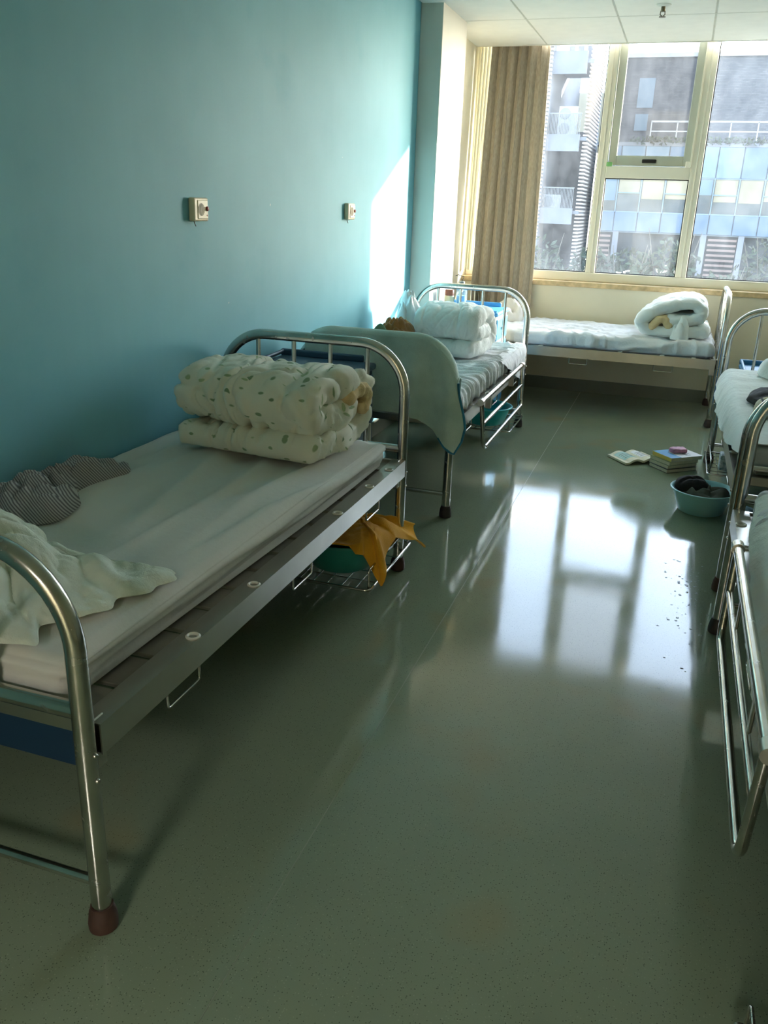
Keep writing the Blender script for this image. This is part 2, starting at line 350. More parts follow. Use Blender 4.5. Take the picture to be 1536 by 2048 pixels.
def rounded_box(size, r, seg, warp=None):
    """soft box (centre origin) with dense faces, optional warp(p)->p"""
    h = [d / 2 for d in size]
    def axis(k):
        inner = h[k] - r; e = [r * t for t in (1, .72, .42, .16)]
        mid = [-inner + 2 * inner * i / seg[k] for i in range(seg[k] + 1)]
        return [-inner - x for x in e] + mid + [inner + x for x in reversed(e)]
    A = [axis(0), axis(1), axis(2)]; vs = []; idx = {}; fs = []
    def vid(p):
        key = tuple(round(c, 5) for c in p)
        if key in idx: return idx[key]
        q = V([max(-(h[k] - r), min(h[k] - r, p[k])) for k in range(3)]); n = V(p) - q
        out = q + n.normalized() * r if n.length > 1e-9 else q
        idx[key] = len(vs); vs.append(warp(out) if warp else out); return idx[key]
    for k in range(3):
        a, b = (k + 1) % 3, (k + 2) % 3
        for sgn in (-1, 1):
            for i in range(len(A[a]) - 1):
                for j in range(len(A[b]) - 1):
                    q = []
                    for (ii, jj) in ((i, j), (i + 1, j), (i + 1, j + 1), (i, j + 1)):
                        p = [0, 0, 0]; p[k] = sgn * h[k]; p[a] = A[a][ii]; p[b] = A[b][jj]; q.append(vid(p))
                    if sgn < 0: q.reverse()
                    if len(set(q)) == 4: fs.append(tuple(q))
    m = MB(); m.v = [tuple(p) for p in vs]; m.f = fs; return m
def sheet(nu, nv, fn, thick=.004):
    """grid surface fn(u,v)->point, closed to a thin solid"""
    top = [V(fn(i / nu, j / nv)) for j in range(nv + 1) for i in range(nu + 1)]; W = nu + 1; nrm = []
    for j in range(nv + 1):
        for i in range(W):
            a = top[j * W + min(i + 1, nu)] - top[j * W + max(i - 1, 0)]; b = top[min(j + 1, nv) * W + i] - top[max(j - 1, 0) * W + i]
            n = a.cross(b); nrm.append(n.normalized() if n.length > 1e-12 else V((0, 0, 1)))
    N = len(top); vs = [p + n * thick * .5 for p, n in zip(top, nrm)] + [p - n * thick * .5 for p, n in zip(top, nrm)]; fs = []
    for j in range(nv):
        for i in range(nu):
            q = (j * W + i, j * W + i + 1, (j + 1) * W + i + 1, (j + 1) * W + i); fs.append(q); fs.append(tuple(N + k for k in reversed(q)))
    edge = [i for i in range(nu)] + [j * W + nu for j in range(nv)] + [nv * W + i for i in range(nu, 0, -1)] + [j * W for j in range(nv, 0, -1)]
    for k in range(len(edge)):
        a, b = edge[k], edge[(k + 1) % len(edge)]; fs.append((a, N + a, N + b, b))
    m = MB(); m.v = [tuple(p) for p in vs]; m.f = fs; return m
def heap(outline, H, seed=0.0, s=9.0, amp=.55, nr=22, na=72, base=0.0, top=None, skew=2.6):
    """crumpled cloth lying on a surface: outline [(x,y)...] around (0,0), height H"""
    m = MB(); n = len(outline); vs = []
    def ol(t):
        t = (t % 1.0) * n; i = int(t) % n; f = t - int(t); p = [V(outline[(i + k) % n]) for k in (-1, 0, 1, 2)]
        return .5 * ((2 * p[1]) + (p[2] - p[0]) * f + (2 * p[0] - 5 * p[1] + 4 * p[2] - p[3]) * f * f + (3 * p[1] - p[0] - 3 * p[2] + p[3]) * f ** 3)
    ca, sa = math.cos(seed * 1.3), math.sin(seed * 1.3); hs = lambda x, y: folds(x * ca + y * sa, y * ca - x * sa, seed, s * .8)
    for j in range(nr + 1):
        r = (j / nr) ** .8
        for k in range(na):
            e = ol(k / na); x, y = e.x * r, e.y * r
            k2 = 1 + .07 * nz(e.x * 22 + seed, e.y * 22, seed) * r; x *= k2; y *= k2
            prof = max(0.0, 1 - r ** skew) ** .5; hh = top(x, y) if top else 1.0
            z = base + H * hh * prof * (1 - amp + amp * hs(x, y) * 1.35) + .006 * (1 - prof)
            vs.append((x, y, max(z, base + .003)))
    fs = [(j * na + k, j * na + (k + 1) % na, (j + 1) * na + (k + 1) % na, (j + 1) * na + k) for j in range(nr) for k in range(na)]
    b = len(vs); vs += [(vs[nr * na + k][0] * .97, vs[nr * na + k][1] * .97, base) for k in range(na)]
    fs += [(nr * na + k, nr * na + (k + 1) % na, b + (k + 1) % na, b + k) for k in range(na)] + [tuple(b + k for k in range(na - 1, -1, -1))]
    m.v = vs; m.f = fs; return m
def band(path, t, length, stations=110, fn=None, endr=.04):
    """folded quilt: thick band following path [(a,z)] in a plane, extruded along x"""
    P = [V((p[0], p[1])) for p in path]; L = []; Rr = []; n = len(P)
    T = [(P[min(i + 1, n - 1)] - P[max(i - 1, 0)]).normalized() for i in range(n)]
    tt = t if isinstance(t, (list, tuple)) else [t] * n
    def ring(k):
        out = []; nc = 4
        for i in range(n): nn = V((-T[i].y, T[i].x)); out.append(P[i] + nn * tt[i] * .5 * k)
        for c in range(1, nc):
            a = PI * c / nc; nn = V((-T[-1].y, T[-1].x)); out.append(P[-1] + (nn * math.cos(a) + T[-1] * math.sin(a)) * tt[-1] * .5 * k)
        for i in range(n - 1, -1, -1): nn = V((-T[i].y, T[i].x)); out.append(P[i] - nn * tt[i] * .5 * k)
        for c in range(1, nc):
            a = PI * c / nc; nn = V((-T[0].y, T[0].x)); out.append(P[0] + (-nn * math.cos(a) - T[0] * math.sin(a)) * tt[0] * .5 * k)
        return out
    xs = []
    for k in range(6): ph = PI / 2 * (k / 5.0) * .93; xs.append((-length / 2 + endr * (1 - math.sin(ph + .05)), None))
    st = [(-length / 2 + endr * (1 - math.cos(a)), .25 + .75 * math.sin(a)) for a in [PI / 2 * k / 5 for k in range(6)]]
    for k in range(1, stations): st.append((-length / 2 + endr + (length - 2 * endr) * k / stations, 1.0))
    st += [(-x, k) for x, k in reversed(st[:6])]
    vs = []; nr = len(ring(1))
    for x, k in st: vs += [(x, p.x, p.y) for p in ring(k)]
    fs = [(s * nr + i, s * nr + (i + 1) % nr, (s + 1) * nr + (i + 1) % nr, (s + 1) * nr + i) for s in range(len(st) - 1) for i in range(nr)]
    for s0, rev in ((0, True), ((len(st) - 1) * nr, False)):
        for i in range(n - 1):
            j = n + 3 + (n - 1 - i); q = (s0 + i, s0 + i + 1, s0 + j - 1, s0 + j)
            fs.append(tuple(reversed(q)) if rev else q)
        c1 = tuple(s0 + k for k in range(n - 1, n + 3 + 1)); c2 = tuple([s0 + k for k in range(2 * n + 2, nr)] + [s0])
        fs.append(tuple(reversed(c1)) if rev else c1); fs.append(tuple(reversed(c2)) if rev else c2)
    m = MB(); m.v = vs; m.f = fs; return m
def smooth_path(pts, per=7):
    P = [V(p) for p in pts]; out = []
    for i in range(len(P) - 1):
        p = [P[max(i - 1, 0)], P[i], P[i + 1], P[min(i + 2, len(P) - 1)]]
        for k in range(per):
            f = k / per; out.append(.5 * ((2 * p[1]) + (p[2] - p[0]) * f + (2 * p[0] - 5 * p[1] + 4 * p[2] - p[3]) * f * f + (3 * p[1] - p[0] - 3 * p[2] + p[3]) * f ** 3))
    out.append(P[-1]); return [tuple(p) for p in out]

# ------------------------------------------------------------------ the room
XR, YB, YW, YE, HC = 2.98, -1.4, 7.30, 7.325, 2.642
YC, Y2, PD = 5.807, 6.436, .148
def struct(name, mb, m, bevel=0.0, smooth=False):
    o = mb.build(name, m, None, smooth, bevel); o['kind'] = 'structure'; return o
floor = struct('floor', MB().box((-.2, YB - .2, -.12), (XR + .2, 7.6, 0)), 'floor'); 
MB().box((1.1155, YB, -.001), (1.1178, YW - .01, .0003)).build('weld_seam', 'seam', floor, False)
struct('wall_left', MB().box((-.2, YB - .2, 0), (0, 7.6, 3.1)), 'blue')
struct('wall_pier', MB().box((0, YC, 0), (PD, Y2, HC + .02)), 'pier', .004)
struct('wall_recess', MB().box((0, Y2, 0), (.012, 7.42, HC + .3)), 'cream')
struct('wall_right', MB().box((XR, YB - .2, 0), (XR + .2, 7.6, 3.1)), 'cream')
wb_ = MB().box((-.2, YB - .2, 0), (.9, YB, 3.1)).box((1.85, YB - .2, 0), (XR + .2, YB, 3.1)).box((.9, YB - .2, 2.1), (1.85, YB, 3.1))
struct('wall_back', wb_, 'cream')
door = struct('door_added', MB().box((1.81, YB - 1.12, 0), (1.85, YB - .22, 2.08)), 'frame', .004)  # open door, added so the fill light reaches the foreground
MB().tube([(1.81, YB - 1.02, 1.02), (1.76, YB - 1.02, 1.02), (1.76, YB - .90, 1.02)], .009, 8).build('door_handle', 'steel', door)
for nm, p0, p1, mm in (('floor_added_corridor', (-.6, -4.2, -.12), (3.6, YB - .2, 0), 'floor'), ('ceiling_added_corridor', (-.6, -4.2, 2.7), (3.6, YB - .2, 2.82), 'ceil'), ('wall_added_corridor', (-.6, -4.3, -.12), (3.6, -4.2, 2.82), 'cream'), ('wall_added_corridor_left', (-.7, -4.2, -.12), (-.6, YB - .2, 2.82), 'cream'), ('wall_added_corridor_right', (3.6, -4.2, -.12), (3.7, YB - .2, 2.82), 'cream')):
    struct(nm, MB().box(p0, p1), mm)  # unseen corridor shell, added around the fill lamp
cl = empty('added_fill_lamp', (1.4, -2.6, 2.7)); tag(cl, 'rectangular corridor ceiling lamp beyond the open door behind the viewer', 'lamp')  # unseen lamp added to brighten the foreground
MB().box((-.32, -.62, -.05), (.32, .62, 0)).build('fill_lamp_housing', 'whitemetal', cl, False, .006)
ld = bpy.data.lights.new('added_fill_light', 'AREA'); ld.shape = 'RECTANGLE'; ld.size = .58; ld.size_y = 1.16; ld.energy = 54; ld.color = (1, .95, .86)
lo_ = bpy.data.objects.new('fill_light', ld); COL.objects.link(lo_); lo_.parent = cl; lo_.location = (0, 0, -.056)
struct('wall_window', MB().box((-.2, YW, 0), (XR + .2, 7.56, .878)), 'cream')
struct('trim_1', MB().box((.012, YW - .014, .860), (XR, 7.50, .900)), 'stone', .004)
tb = MB().box((-.2, 7.36, HC + .32), (XR + .2, 7.6, 3.1)); struct('trim_2', tb, 'cream')
struct('baseboard_window', MB().box((.012, YW - .010, 0), (XR, YW + .01, .105)), 'base', .003)
struct('baseboard_left', MB().box((0, YB, 0), (.008, YC, .105)), 'base', .003)
struct('baseboard_right', MB().box((XR - .008, YB, 0), (XR, YW, .105)), 'base', .003)
ceil = struct('ceiling', MB().box((-.2, YB - .2, HC + .40), (XR + .2, 7.6, HC + .55)).box((-.1, YE - .012, HC - .004), (XR + .1, YE, HC + .42)).box((-.1, YB, HC + .02), (XR + .1, YE - .012, HC + .05)), 'ceil')
t1 = .5635; xl = [0.0] + [t1 + .6 * k for k in range(-0, 5) if 0 < t1 + .6 * k < XR] + [XR]
yl = [YB] + [6.379 - 1.2 * k for k in range(7, -1, -1) if 6.379 - 1.2 * k > YB] + [YE - .012]
tiles = {}
for i in range(len(xl) - 1):
    for j in range(len(yl) - 1):
        sx, sy = round(xl[i + 1] - xl[i], 4), round(yl[j + 1] - yl[j], 4)
        if (sx, sy) not in tiles:
            me = MB().box((.006, .006, 0), (sx - .006, sy - .006, .018)).mesh('ceiling_tile', False, .003, 1); me.materials.append(M['ceil']); tiles[(sx, sy)] = me
        put('ceiling_tile', tiles[(sx, sy)], ceil, (xl[i], yl[j], HC))
for x in xl[1:-1]: MB().box((x - .009, YB, HC + .003), (x + .009, YE - .012, HC + .008)).build('grid_tee', 'tee', ceil, False)
for y in yl[1:-1]: MB().box((0, y - .009, HC + .002), (XR, y + .009, HC + .007)).build('grid_tee', 'tee', ceil, False)

# window: frame, mullions, transom, panes, tilting sash
win = empty('window_1', (0, 7.445, 0)); win['kind'] = 'structure'
ZT = HC + .33
def wbox(name, x0, x1, z0, z1, y0=-.035, y1=.045, m='frame', parent=win, bevel=.004): return MB().box((x0, y0, z0), (x1, y1, z1)).build(name, m, parent, False, bevel, 1)
wbox('frame_bottom', .012, XR, .900, .972); wbox('frame_top', .012, XR, ZT - .05, ZT); wbox('jamb', .012, .075, .972, ZT - .05); wbox('jamb', XR - .05, XR, .972, ZT - .05)
for x0, x1 in ((1.030, 1.105), (1.742, 1.826)):
    mu = wbox('mullion', x0, x1, .972, ZT - .05); wbox('mullion_rib', (x0 + x1) / 2 - .006, (x0 + x1) / 2 + .006, .972, ZT - .05, -.042, -.034, 'frame', mu, .002)
wbox('transom', 1.105, 1.742, 1.705, 1.795)
def pane(x0, x1, z0, z1, parent=win, y=.0):
    g = MB().box((x0, y - .002, z0), (x1, y + .002, z1)).build('pane', 'glass', parent, False)
    k = MB()
    for a, b in (((x0, z0), (x1, z0 + .007)), ((x0, z1 - .007), (x1, z1)), ((x0, z0), (x0 + .007, z1)), ((x1 - .007, z0), (x1, z1))):
        k.box((a[0], y - .008, a[1]), (b[0], y + .008, b[1]))
    k.build('gasket', 'gasket', g, False)
    return g
pane(.075, 1.030, .972, ZT - .05); pane(1.105, 1.742, .972, 1.705); pane(1.826, XR - .05, .972, ZT - .05)
sash = empty('sash', (1.4235, -.004, ZT - .06)); sash.parent = win; sash.rotation_euler = (math.radians(3.2), 0, 0)
sw_, sh_ = .312, ZT - .06 - 1.800
wbox('sash_stile', -sw_, -sw_ + .058, -sh_, 0, -.02, .03, 'sash', sash); wbox('sash_stile', sw_ - .058, sw_, -sh_, 0, -.02, .03, 'sash', sash)
wbox('sash_rail', -sw_ + .058, sw_ - .058, -sh_, -sh_ + .075, -.02, .03, 'sash', sash); wbox('sash_rail', -sw_ + .058, sw_ - .058, -.055, 0, -.02, .03, 'sash', sash)
MB().box((-sw_ + .058, .003, -sh_ + .075), (sw_ - .058, .007, -.055)).build('pane', 'glass_sash', sash, False)
hd = MB().box((-.055, -.032, -sh_ + .022), (.055, -.020, -sh_ + .050)).build('handle', 'handle_black', sash, False, .006, 2)
hb = MB().box((1.105, -.060, 1.790), (1.150, -.036, 1.822)).build('corner_block', 'green_block', win, False, .006); hb['label'] = 'pale green plastic corner block'
MB().box((1.700, -.060, 1.790), (1.742, -.036, 1.835)).build('corner_block', 'frame', win, False, .006)
MB().box((1.1045, -.052, 1.80), (1.115, -.036, ZT - .06)).build('glazing_bead', 'sash', win, False, .002); MB().box((1.732, -.052, 1.80), (1.7425, -.036, ZT - .06)).build('glazing_bead', 'frame', win, False, .002)

# ------------------------------------------------------------------ beds
W, L = .79, 2.0
ZR0, ZR1 = .418, .487
def arch(top, r=.19):
    return fillet([(0, 0, .045), (0, 0, top), (W, 0, top), (W, 0, .045)], [0, r, r, 0], 12)
BED = {}
def bed_meshes():
    tr = .0205
    for k, top in (('head_frame', .935), ('foot_frame', .842)): BED[k] = MB().tube(arch(top), tr, 16).mesh(k)
    BED['crossbar'] = MB().tube([(0, 0, .524), (W, 0, .524)], .0175, 14).mesh('crossbar')
    BED['apron'] = MB().box((.02, -.006, .452), (W - .02, .006, .487)).mesh('apron', False, .002, 1)
    BED['stretcher'] = MB().tube([(0, 0, .118), (W, 0, .118)], .011, 10).mesh('stretcher')
    BED['baluster'] = MB().tube([(0, 0, .535), (0, 0, .925)], .0095, 10).mesh('baluster')
    BED['baluster_short'] = MB().tube([(0, 0, .535), (0, 0, .832)], .0095, 10).mesh('baluster_short')
    BED['foot'] = MB().lathe([(.024, 0), (.030, .004), (.031, .020), (.0275, .045), (.0235, .052), (.0235, .060), (.021, .060)], 16).mesh('rubber_foot')
    o = W + .0215
    BED['rail'] = MB().box((o - .0035, .022, ZR0), (o, L - .022, ZR1)).box((o - .052, .022, ZR1 - .0035), (o - .0035, L - .022, ZR1)).box((o - .030, .022, ZR0), (o - .0035, L - .022, ZR0 + .0035)).mesh('side_rail', False)
    BED['slat'] = MB().box((.012, 0, .470), (W - .012, .112, .480)).mesh('slat', False, .002, 1)
    BED['ring'] = MB().lathe([(.0095, .0), (.0175, .0), (.0180, .003), (.0145, .0055), (.0105, .0036), (.0095, .0)], 18, closed=False).mesh('grommet')
    BED['loop'] = MB().tube(fillet([(0, 0, .425), (0, 0, .374), (0, .135, .374), (0, .135, .425)], .008, 4), .0032, 8).mesh('strap_loop')
    BED['screw'] = MB().lathe([(.0055, 0), (.0055, .004), (.003, .006)], 10).mesh('screw')
    BED['plate'] = MB().box((-.004, -.012, .375), (.004, .030, .49)).mesh('corner_bracket', False, .002, 1)
    for k, mm in dict(head_frame='steel', foot_frame='steel', crossbar='steel', apron='steel2', stretcher='steel', baluster='steel', baluster_short='steel', foot='rubber', rail='steel2', slat='slat', ring='white_plastic', loop='steel', screw='steel', plate='steel2').items():
        BED[k].materials.append(M[mm])
bed_meshes()
def wire_rack(name, parent, x0, x1, y0, y1, z=.09):
    g = MB(); g.tube(fillet([(x0, y1, z), (x0, y0, z), (x1, y0, z), (x1, y1, z), (x0, y1, z)], .02, 4), .0055, 8)
    r = g.build(name, 'steel', parent)
    for xx in (x0 + .01, x1 - .01): MB().tube(fillet([(xx, y0 + .02, z), (xx, y0 + .02, z + .075), (xx, y1 - .02, z + .075), (xx, y1 - .02, z)], .012, 4), .0045, 8).build('side_guard', 'steel', r)
    n = 9
    for i in range(1, n): x = lerp(x0, x1, i / n); MB().tube([(x, y0, z), (x, y1, z)], .0022, 6).build('wire', 'steel', r)
    for i in range(1, 6): y = lerp(y0, y1, i / 6); MB().tube([(x0, y, z - .003), (x1, y, z - .003)], .0022, 6).build('wire', 'steel', r)
    return r
def guard_rail(parent, x, y0, y1, z0, z1, out):
    """folded side guard hanging beside the rail"""
    g = empty('guard_rail'); g.parent = parent
    MB().tube([(x, y0 - .03, z1), (x, y1 + .03, z1)], .0135, 12).build('top_bar', 'steel', g)
    xo = x + out * .035
    MB().tube(fillet([(x, y0, z1), (xo, y0 + .02, z0), (xo, y1 - .02, z0), (x, y1, z1)], .045, 8), .0115, 12).build('lower_loop', 'steel', g)
    zm = (z0 + z1) / 2 + .005; xm = (x + xo) / 2
    MB().tube([(xm, y0 + .012, zm), (xm, y1 - .012, zm)], .0095, 10).build('middle_bar', 'steel', g)
    for y in (y0 - .012, y1 + .012): MB().tube([(x, y - .02, z1), (x, y + .02, z1)], .0180, 14).build('clamp', 'steel2', g)
    for y in (y0 + .25, y1 - .25): MB().box((min(x, x - out * .05), y - .012, ZR0 + .01), (max(x, x - out * .05), y + .012, z1 + .003)).build('bracket', 'steel2', g, False, .003, 1)
    return g
def bed(label, loc, rz, guard=None, rack=None, rubber=None, length=L):
    b = empty('hospital_bed', loc, rz); tag(b, label, 'bed', 'steel ward beds')
    k = length / L
    put('foot_frame', BED['foot_frame'], b); put('head_frame', BED['head_frame'], b, (0, length, 0))
    for y, nm in ((0, 'baluster_short'), (length, 'baluster')):
        for i in range(4): put('baluster', BED[nm], b, ((.158 + .158 * i) if y else (.150 + .143 * i), y, 0))
        put('crossbar', BED['crossbar'], b, (0, y, 0)); put('stretcher', BED['stretcher'], b, (0, y, 0))
        put('end_apron', BED['apron'], b, (0, y + (.03 if y == 0 else -.03), 0))
        for x in (0, W): put('rubber_foot', rubber or BED['foot'], b, (x, y, 0))
        for x in (0, W): put('corner_bracket', BED['plate'], b, (x, y + (.026 if y == 0 else -.044), 0))
    for s in (0, 1):
        r = put('side_rail', BED['rail'], b); r.scale.y = k
        if s == 0: r.scale.x = -1; r.location.x = W
        for y in (.392, .698, 1.296, 1.601, 1.823): q = put('grommet', BED['ring'], r, (W + .003, y, ZR1 - .0005))
        for y in (.262, .925, 1.552): put('strap_loop', BED['loop'], r, (W + .012, y, 0))
        for y in (0, L):
            for z in (.43, .372):
                q = put('screw', BED['screw'], b, (W + .0195 if s else -.0195, y * k, z)); q.rotation_euler = (0, PI / 2 if s else -PI / 2, 0)
    n = 15
    for i in range(n): put('slat', BED['slat'], b, (0, .035 + i * (length - .07) / n, 0))
    if guard: guard_rail(b, *guard)
    if rack: wire_rack('under_bed_rack', b, *rack)
    return b
X1, Y1, X2b, Y2b = .0285, 1.116, .0505, 3.817
bed1 = bed('nearest steel ward bed along the blue wall with a leaf-print quilt', (X1, Y1, 0), 0, rack=(.30, .815, 1.57, 2.10))
BED['foot_black'] = BED['foot'].copy(); BED['foot_black'].materials.clear(); BED['foot_black'].materials.append(M['rubber_dark'])
bed2 = bed('steel ward bed along the blue wall with a pale green towel over its footboard', (X2b, Y2b, 0), 0, guard=(.858, .36, 1.52, .265, .515, .6), rack=(.30, .825, 1.46, 1.95), rubber=BED['foot_black'])
bed3 = bed('steel ward bed standing crosswise under the window', (.185, 7.225, 0), -PI / 2, length=1.94)
bed4 = bed('steel ward bed along the right side beyond the dark clothes basin', (2.105, 3.43, 0), 0, rack=(-.03, .48, 1.42, 1.92))
bed5 = bed('nearest steel ward bed at the right edge with a lowered side guard', (2.083, 1.03, 0), 0, guard=(-.045, .40, 1.40, .285, .555, -.15), rack=(-.03, .48, -.18, .225), rubber=BED['foot_black'])

# ------------------------------------------------------------------ mattresses
def mattress(label, cx, cy, lx, ly, z0=.4815, h=.115, m='sheet_w', fn=None, r=.035, seg=None, name='mattress', taper=None):
    mb = rounded_box((lx, ly, h), r, seg or (int(lx * 46), int(ly * 46), 4))
    me = mb.mesh(name, True, fix=False); displace(me, fn); me.materials.append(M[m])
    if taper:
        for v in me.vertices: v.co = V(taper(v.co))
    zmin = min(v.co.z for v in me.vertices)
    o = put(name, me, None, (cx, cy, z0 - zmin)); tag(o, label, 'mattress', 'mattresses on the ward beds'); return o
def f1(p, n):
    d = 0
    if n.z > .4:
        w = .25 * nz(p.x * 2.5, p.y * 1.0, 1); k = smooth01(-.85, -.1, p.y)
        d = .024 * (ridge(p.x * 5.5 + w * 2 + p.y * .35, p.y * .5, 2) - .5) * (.25 + .75 * k) + .014 * (ridge(p.x * 9 + w * 3 - p.y * .5, p.y * .8, 6) - .5) * k + .004 * nz(p.x * 8, p.y * 2.0, 4) - .012 * math.exp(-((p.x + .05) / .3) ** 2)
    elif abs(n.z) <= .4:
        d = .020 * (ridge(p.z * 12 + .4 * nz(p.y * 2, 0, 3), p.y * .8 + p.x, 7) - .5) + .018 * p.z / .06
    if p.z > .02: d += .004
    return d
def t1_(p):
    k = smooth01(-.92, .6, p.y); x = p.x
    if x > 0: x = x * lerp(.905, 1.0, k)
    return (x + (.012 if p.z > .02 and x > .2 else 0), p.y, p.z)
mt1 = mattress('mattress in a smooth grey-white fitted sheet under the leaf-print quilt', .405, 2.065, .765, 1.83, m='sheet', fn=f1, taper=t1_, seg=(44, 100, 5))
def f2(p, n):
    if n.z < -.5: return 0
    w = nz(p.x * 3, p.y * 3, 3) * .7
    return .016 * (crease(p.x * 2.2 + w * 1.2, p.y * 9.0 + w, p.z * 3, .16) - .3) + .012 * (crease(p.x * 5 + w, p.y * 16 + w * 2, 4, .2) - .4) + .010 * nz(p.x * 4, p.y * 4, 9)
mattress('mattress in a wrinkled white sheet under the white quilt by the blue wall', .445, 4.80, .79, 1.86, fn=f2, seg=(80, 200, 6))
def f3(p, n):
    if n.z < -.5: return 0
    w = nz(p.x * 2, p.y * 2, 3) * .5
    return .014 * (crease(p.x * 3.0 + p.y * 3 + w, p.y * 6.0 - p.x * 1.6 + w, p.z * 5, .16) - .3) + .010 * (crease(p.x * 9 + w, p.y * 9 + p.x * 4, 4, .2) - .4) + .008 * nz(p.x * 3, p.y * 3, 11)
mattress('mattress in a white sheet on the bed under the window', 1.155, 6.825, 1.84, .76, fn=f3, seg=(170, 70, 6), r=.04)
mattress('mattress in a white sheet with dark and plaid clothes on it', 2.515, 4.44, .76, 1.86, fn=f2, seg=(52, 100, 5), h=.105)
mattress('mattress in a pale sheet on the nearest right-hand bed', 2.50, 2.04, .76, 1.86, fn=f2, seg=(52, 100, 5), h=.105)
# stitched seam piping of the near fitted sheet
from mathutils.bvhtree import BVHTree
bv = BVHTree.FromPolygons([v.co for v in mt1.data.vertices], [tuple(p.vertices) for p in mt1.data.polygons]); pp = []
for k in range(60):
    y = lerp(-.86, .86, k / 59); hit = bv.ray_cast(V((.8, y, .475)), V((-1, 0, -1)).normalized())
    if hit[0]: pp.append(hit[0])
MB().tube(pp, .0022, 6).build('piping', 'sheet', mt1)
# draped sheets
def drape(label, x_edge, out, y0, y1, ztop, zbot, inner, m, seed=0.0, name='draped_sheet', ny=90, cat='bed sheet', amp=.010, top_off=.010, slope=0.0):
    """sheet lying on the mattress and hanging over its long side; out=+1/-1, zbot(y)->z"""
    def fn(u, v):
        y = lerp(y0, y1, v); zb = zbot(y); a = inner; b = max(.02, ztop - zb); s = u * (a + b)
        fl = amp * nz(y * 7 + seed, s * 2.2, seed) + amp * .6 * (ridge(y * 11 + nz(y * 2, s * 3, seed), s * 2, seed) - .5)
        if s < a: x = x_edge - out * (a - s); z = ztop + top_off + fl * .7 - .004
        else: x = x_edge + out * (slope * (s - a) + .006 + .02 * math.sin(min(1, (s - a) / .06) * PI / 2) + fl * (1.2 * min(1, (s - a) / .1))); z = ztop + top_off - .004 - (s - a)
        k = abs(s - a)
        if k < .02: z -= .004 * (1 - k / .02)
        return (x, y, z)
    o = sheet(40, ny, fn, .003).build(name, m); tag(o, label, cat); return o
drape('white sheet hanging down over the aisle side of the far right bed', 2.125, -1, 3.50, 5.34, .602, lambda y: interp([(3.50, .56), (3.7, .53), (4.0, .485), (4.5, .455), (4.9, .465), (5.2, .48), (5.34, .50)], y) + .008 * nz(y * 6, 2), .5, 'quilt_w', 3.1, slope=.25)
drape('pale green-white sheet hanging over the side of the nearest right bed', 2.150, -1, 1.16, 2.86, .602, lambda y: interp([(1.16, .50), (1.5, .50), (1.75, .46), (2.0, .47), (2.3, .50), (2.6, .53), (2.86, .57)], y) + .01 * nz(y * 6, 5), .45, 'quilt_g', 7.7, slope=.55)
drape('wrinkled white sheet hem hanging over the guard rail side near the far headboard', .842, 1, 4.95, 5.74, .598, lambda y: interp([(4.95, .585), (5.1, .53), (5.3, .46), (5.5, .40), (5.74, .34)], y) + .01 * nz(y * 9, 3), .05, 'sheet_w', 1.9, top_off=.004)

# ------------------------------------------------------------------ quilts
def quilt(label, loc, rz, length, path, t, m, seed, s=7.0, amp=.020, tilt=None, taper=None):
    mb = band(smooth_path(path, 11), t, length); me = mb.mesh('folded_quilt', True); me.materials.append(M[m])
    def fn(p, n):
        w = nz(p.x * 4 + seed, p.y * 4, p.z * 4); w2 = nz(p.x * 3, p.y * 3 + seed, p.z * 3)
        d = -amp * .60 * (crease(p.x * 5.0 + w * 1.2 + seed, p.y * 1.8 + w2, p.z * 2.2 + w, .13) - .4) - amp * .38 * (crease(p.x * 11 + w2 * 1.8, p.y * 4 + w * 1.5 + seed, p.z * 5, .13) - .4) - amp * .22 * (crease(p.x * 19 + w * 2, p.y * 12 + w2 * 2, p.z * 14 + seed, .15) - .4) + amp * .8 * nz(p.x * 4 + seed, p.y * 4, p.z * 4)
        if p.z < .02 and n.z < -.3: d *= .1
        return d
    displace(me, fn)
    if taper:
        for v in me.vertices: v.co = V(taper(v.co))
    zmin = sorted(v.co.z for v in me.vertices)[20]
    root = empty('quilt', (loc[0], loc[1], loc[2] - zmin), rz); tag(root, label, 'quilt', 'folded quilts on the ward beds'); put('cover', me, root)
    return root
UP = [(-.20, .055), (-.05, .050), (.12, .052), (.205, .085), (.225, .15), (.195, .215), (.10, .250), (-.05, .258), (-.165, .245), (-.205, .200), (-.165, .160), (-.05, .150), (.08, .150)]
q1 = quilt('pale leaf-print quilt folded on the nearest left bed', (.452, 2.735, .604), math.radians(-5), .55, [(a * 1.02, z * .93) for a, z in UP], .094, 'leaf', 2.3, amp=.030)
def lining(root, x, path, t, length):
    mb = band(smooth_path(path), t, length, 6, endr=.02); me = mb.mesh('lining'); me.materials.append(M['lining']); displace(me, lambda p, n: .012 * (crumple(p.x * 3, p.y * 3, p.z * 3, 4) - .5))
    return put('lining', me, root, (x, 0, 0))
lining(q1, .248, [(.02, .190), (.08, .205), (.14, .20), (.165, .165), (.14, .135)], .05, .10)
q2 = quilt('white quilt folded in two on the bed with the towel', (.525, 5.09, .606), math.radians(-4), .385, [(-.20, .055), (-.02, .055), (.13, .06), (.19, .11), (.185, .18), (.10, .232), (-.05, .240), (-.16, .225), (-.19, .185), (-.15, .15), (-.02, .145), (.08, .145)], .10, 'quilt_w', 8.1, amp=.020)
q3 = quilt('white quilt rolled at the right end of the bed under the window', (1.79, 6.82, .602), math.radians(-90), .58, [(.21, .060), (.05, .050), (-.12, .050), (-.215, .075), (-.225, .125), (-.14, .185), (-.01, .235), (.11, .245), (.175, .20), (.15, .15), (.05, .13), (-.05, .125)], .085, 'quilt_w', 13.7, amp=.020)
lining(q3, .262, [(-.15, .075), (-.12, .12), (-.07, .13), (-.04, .09)], .06, .08)
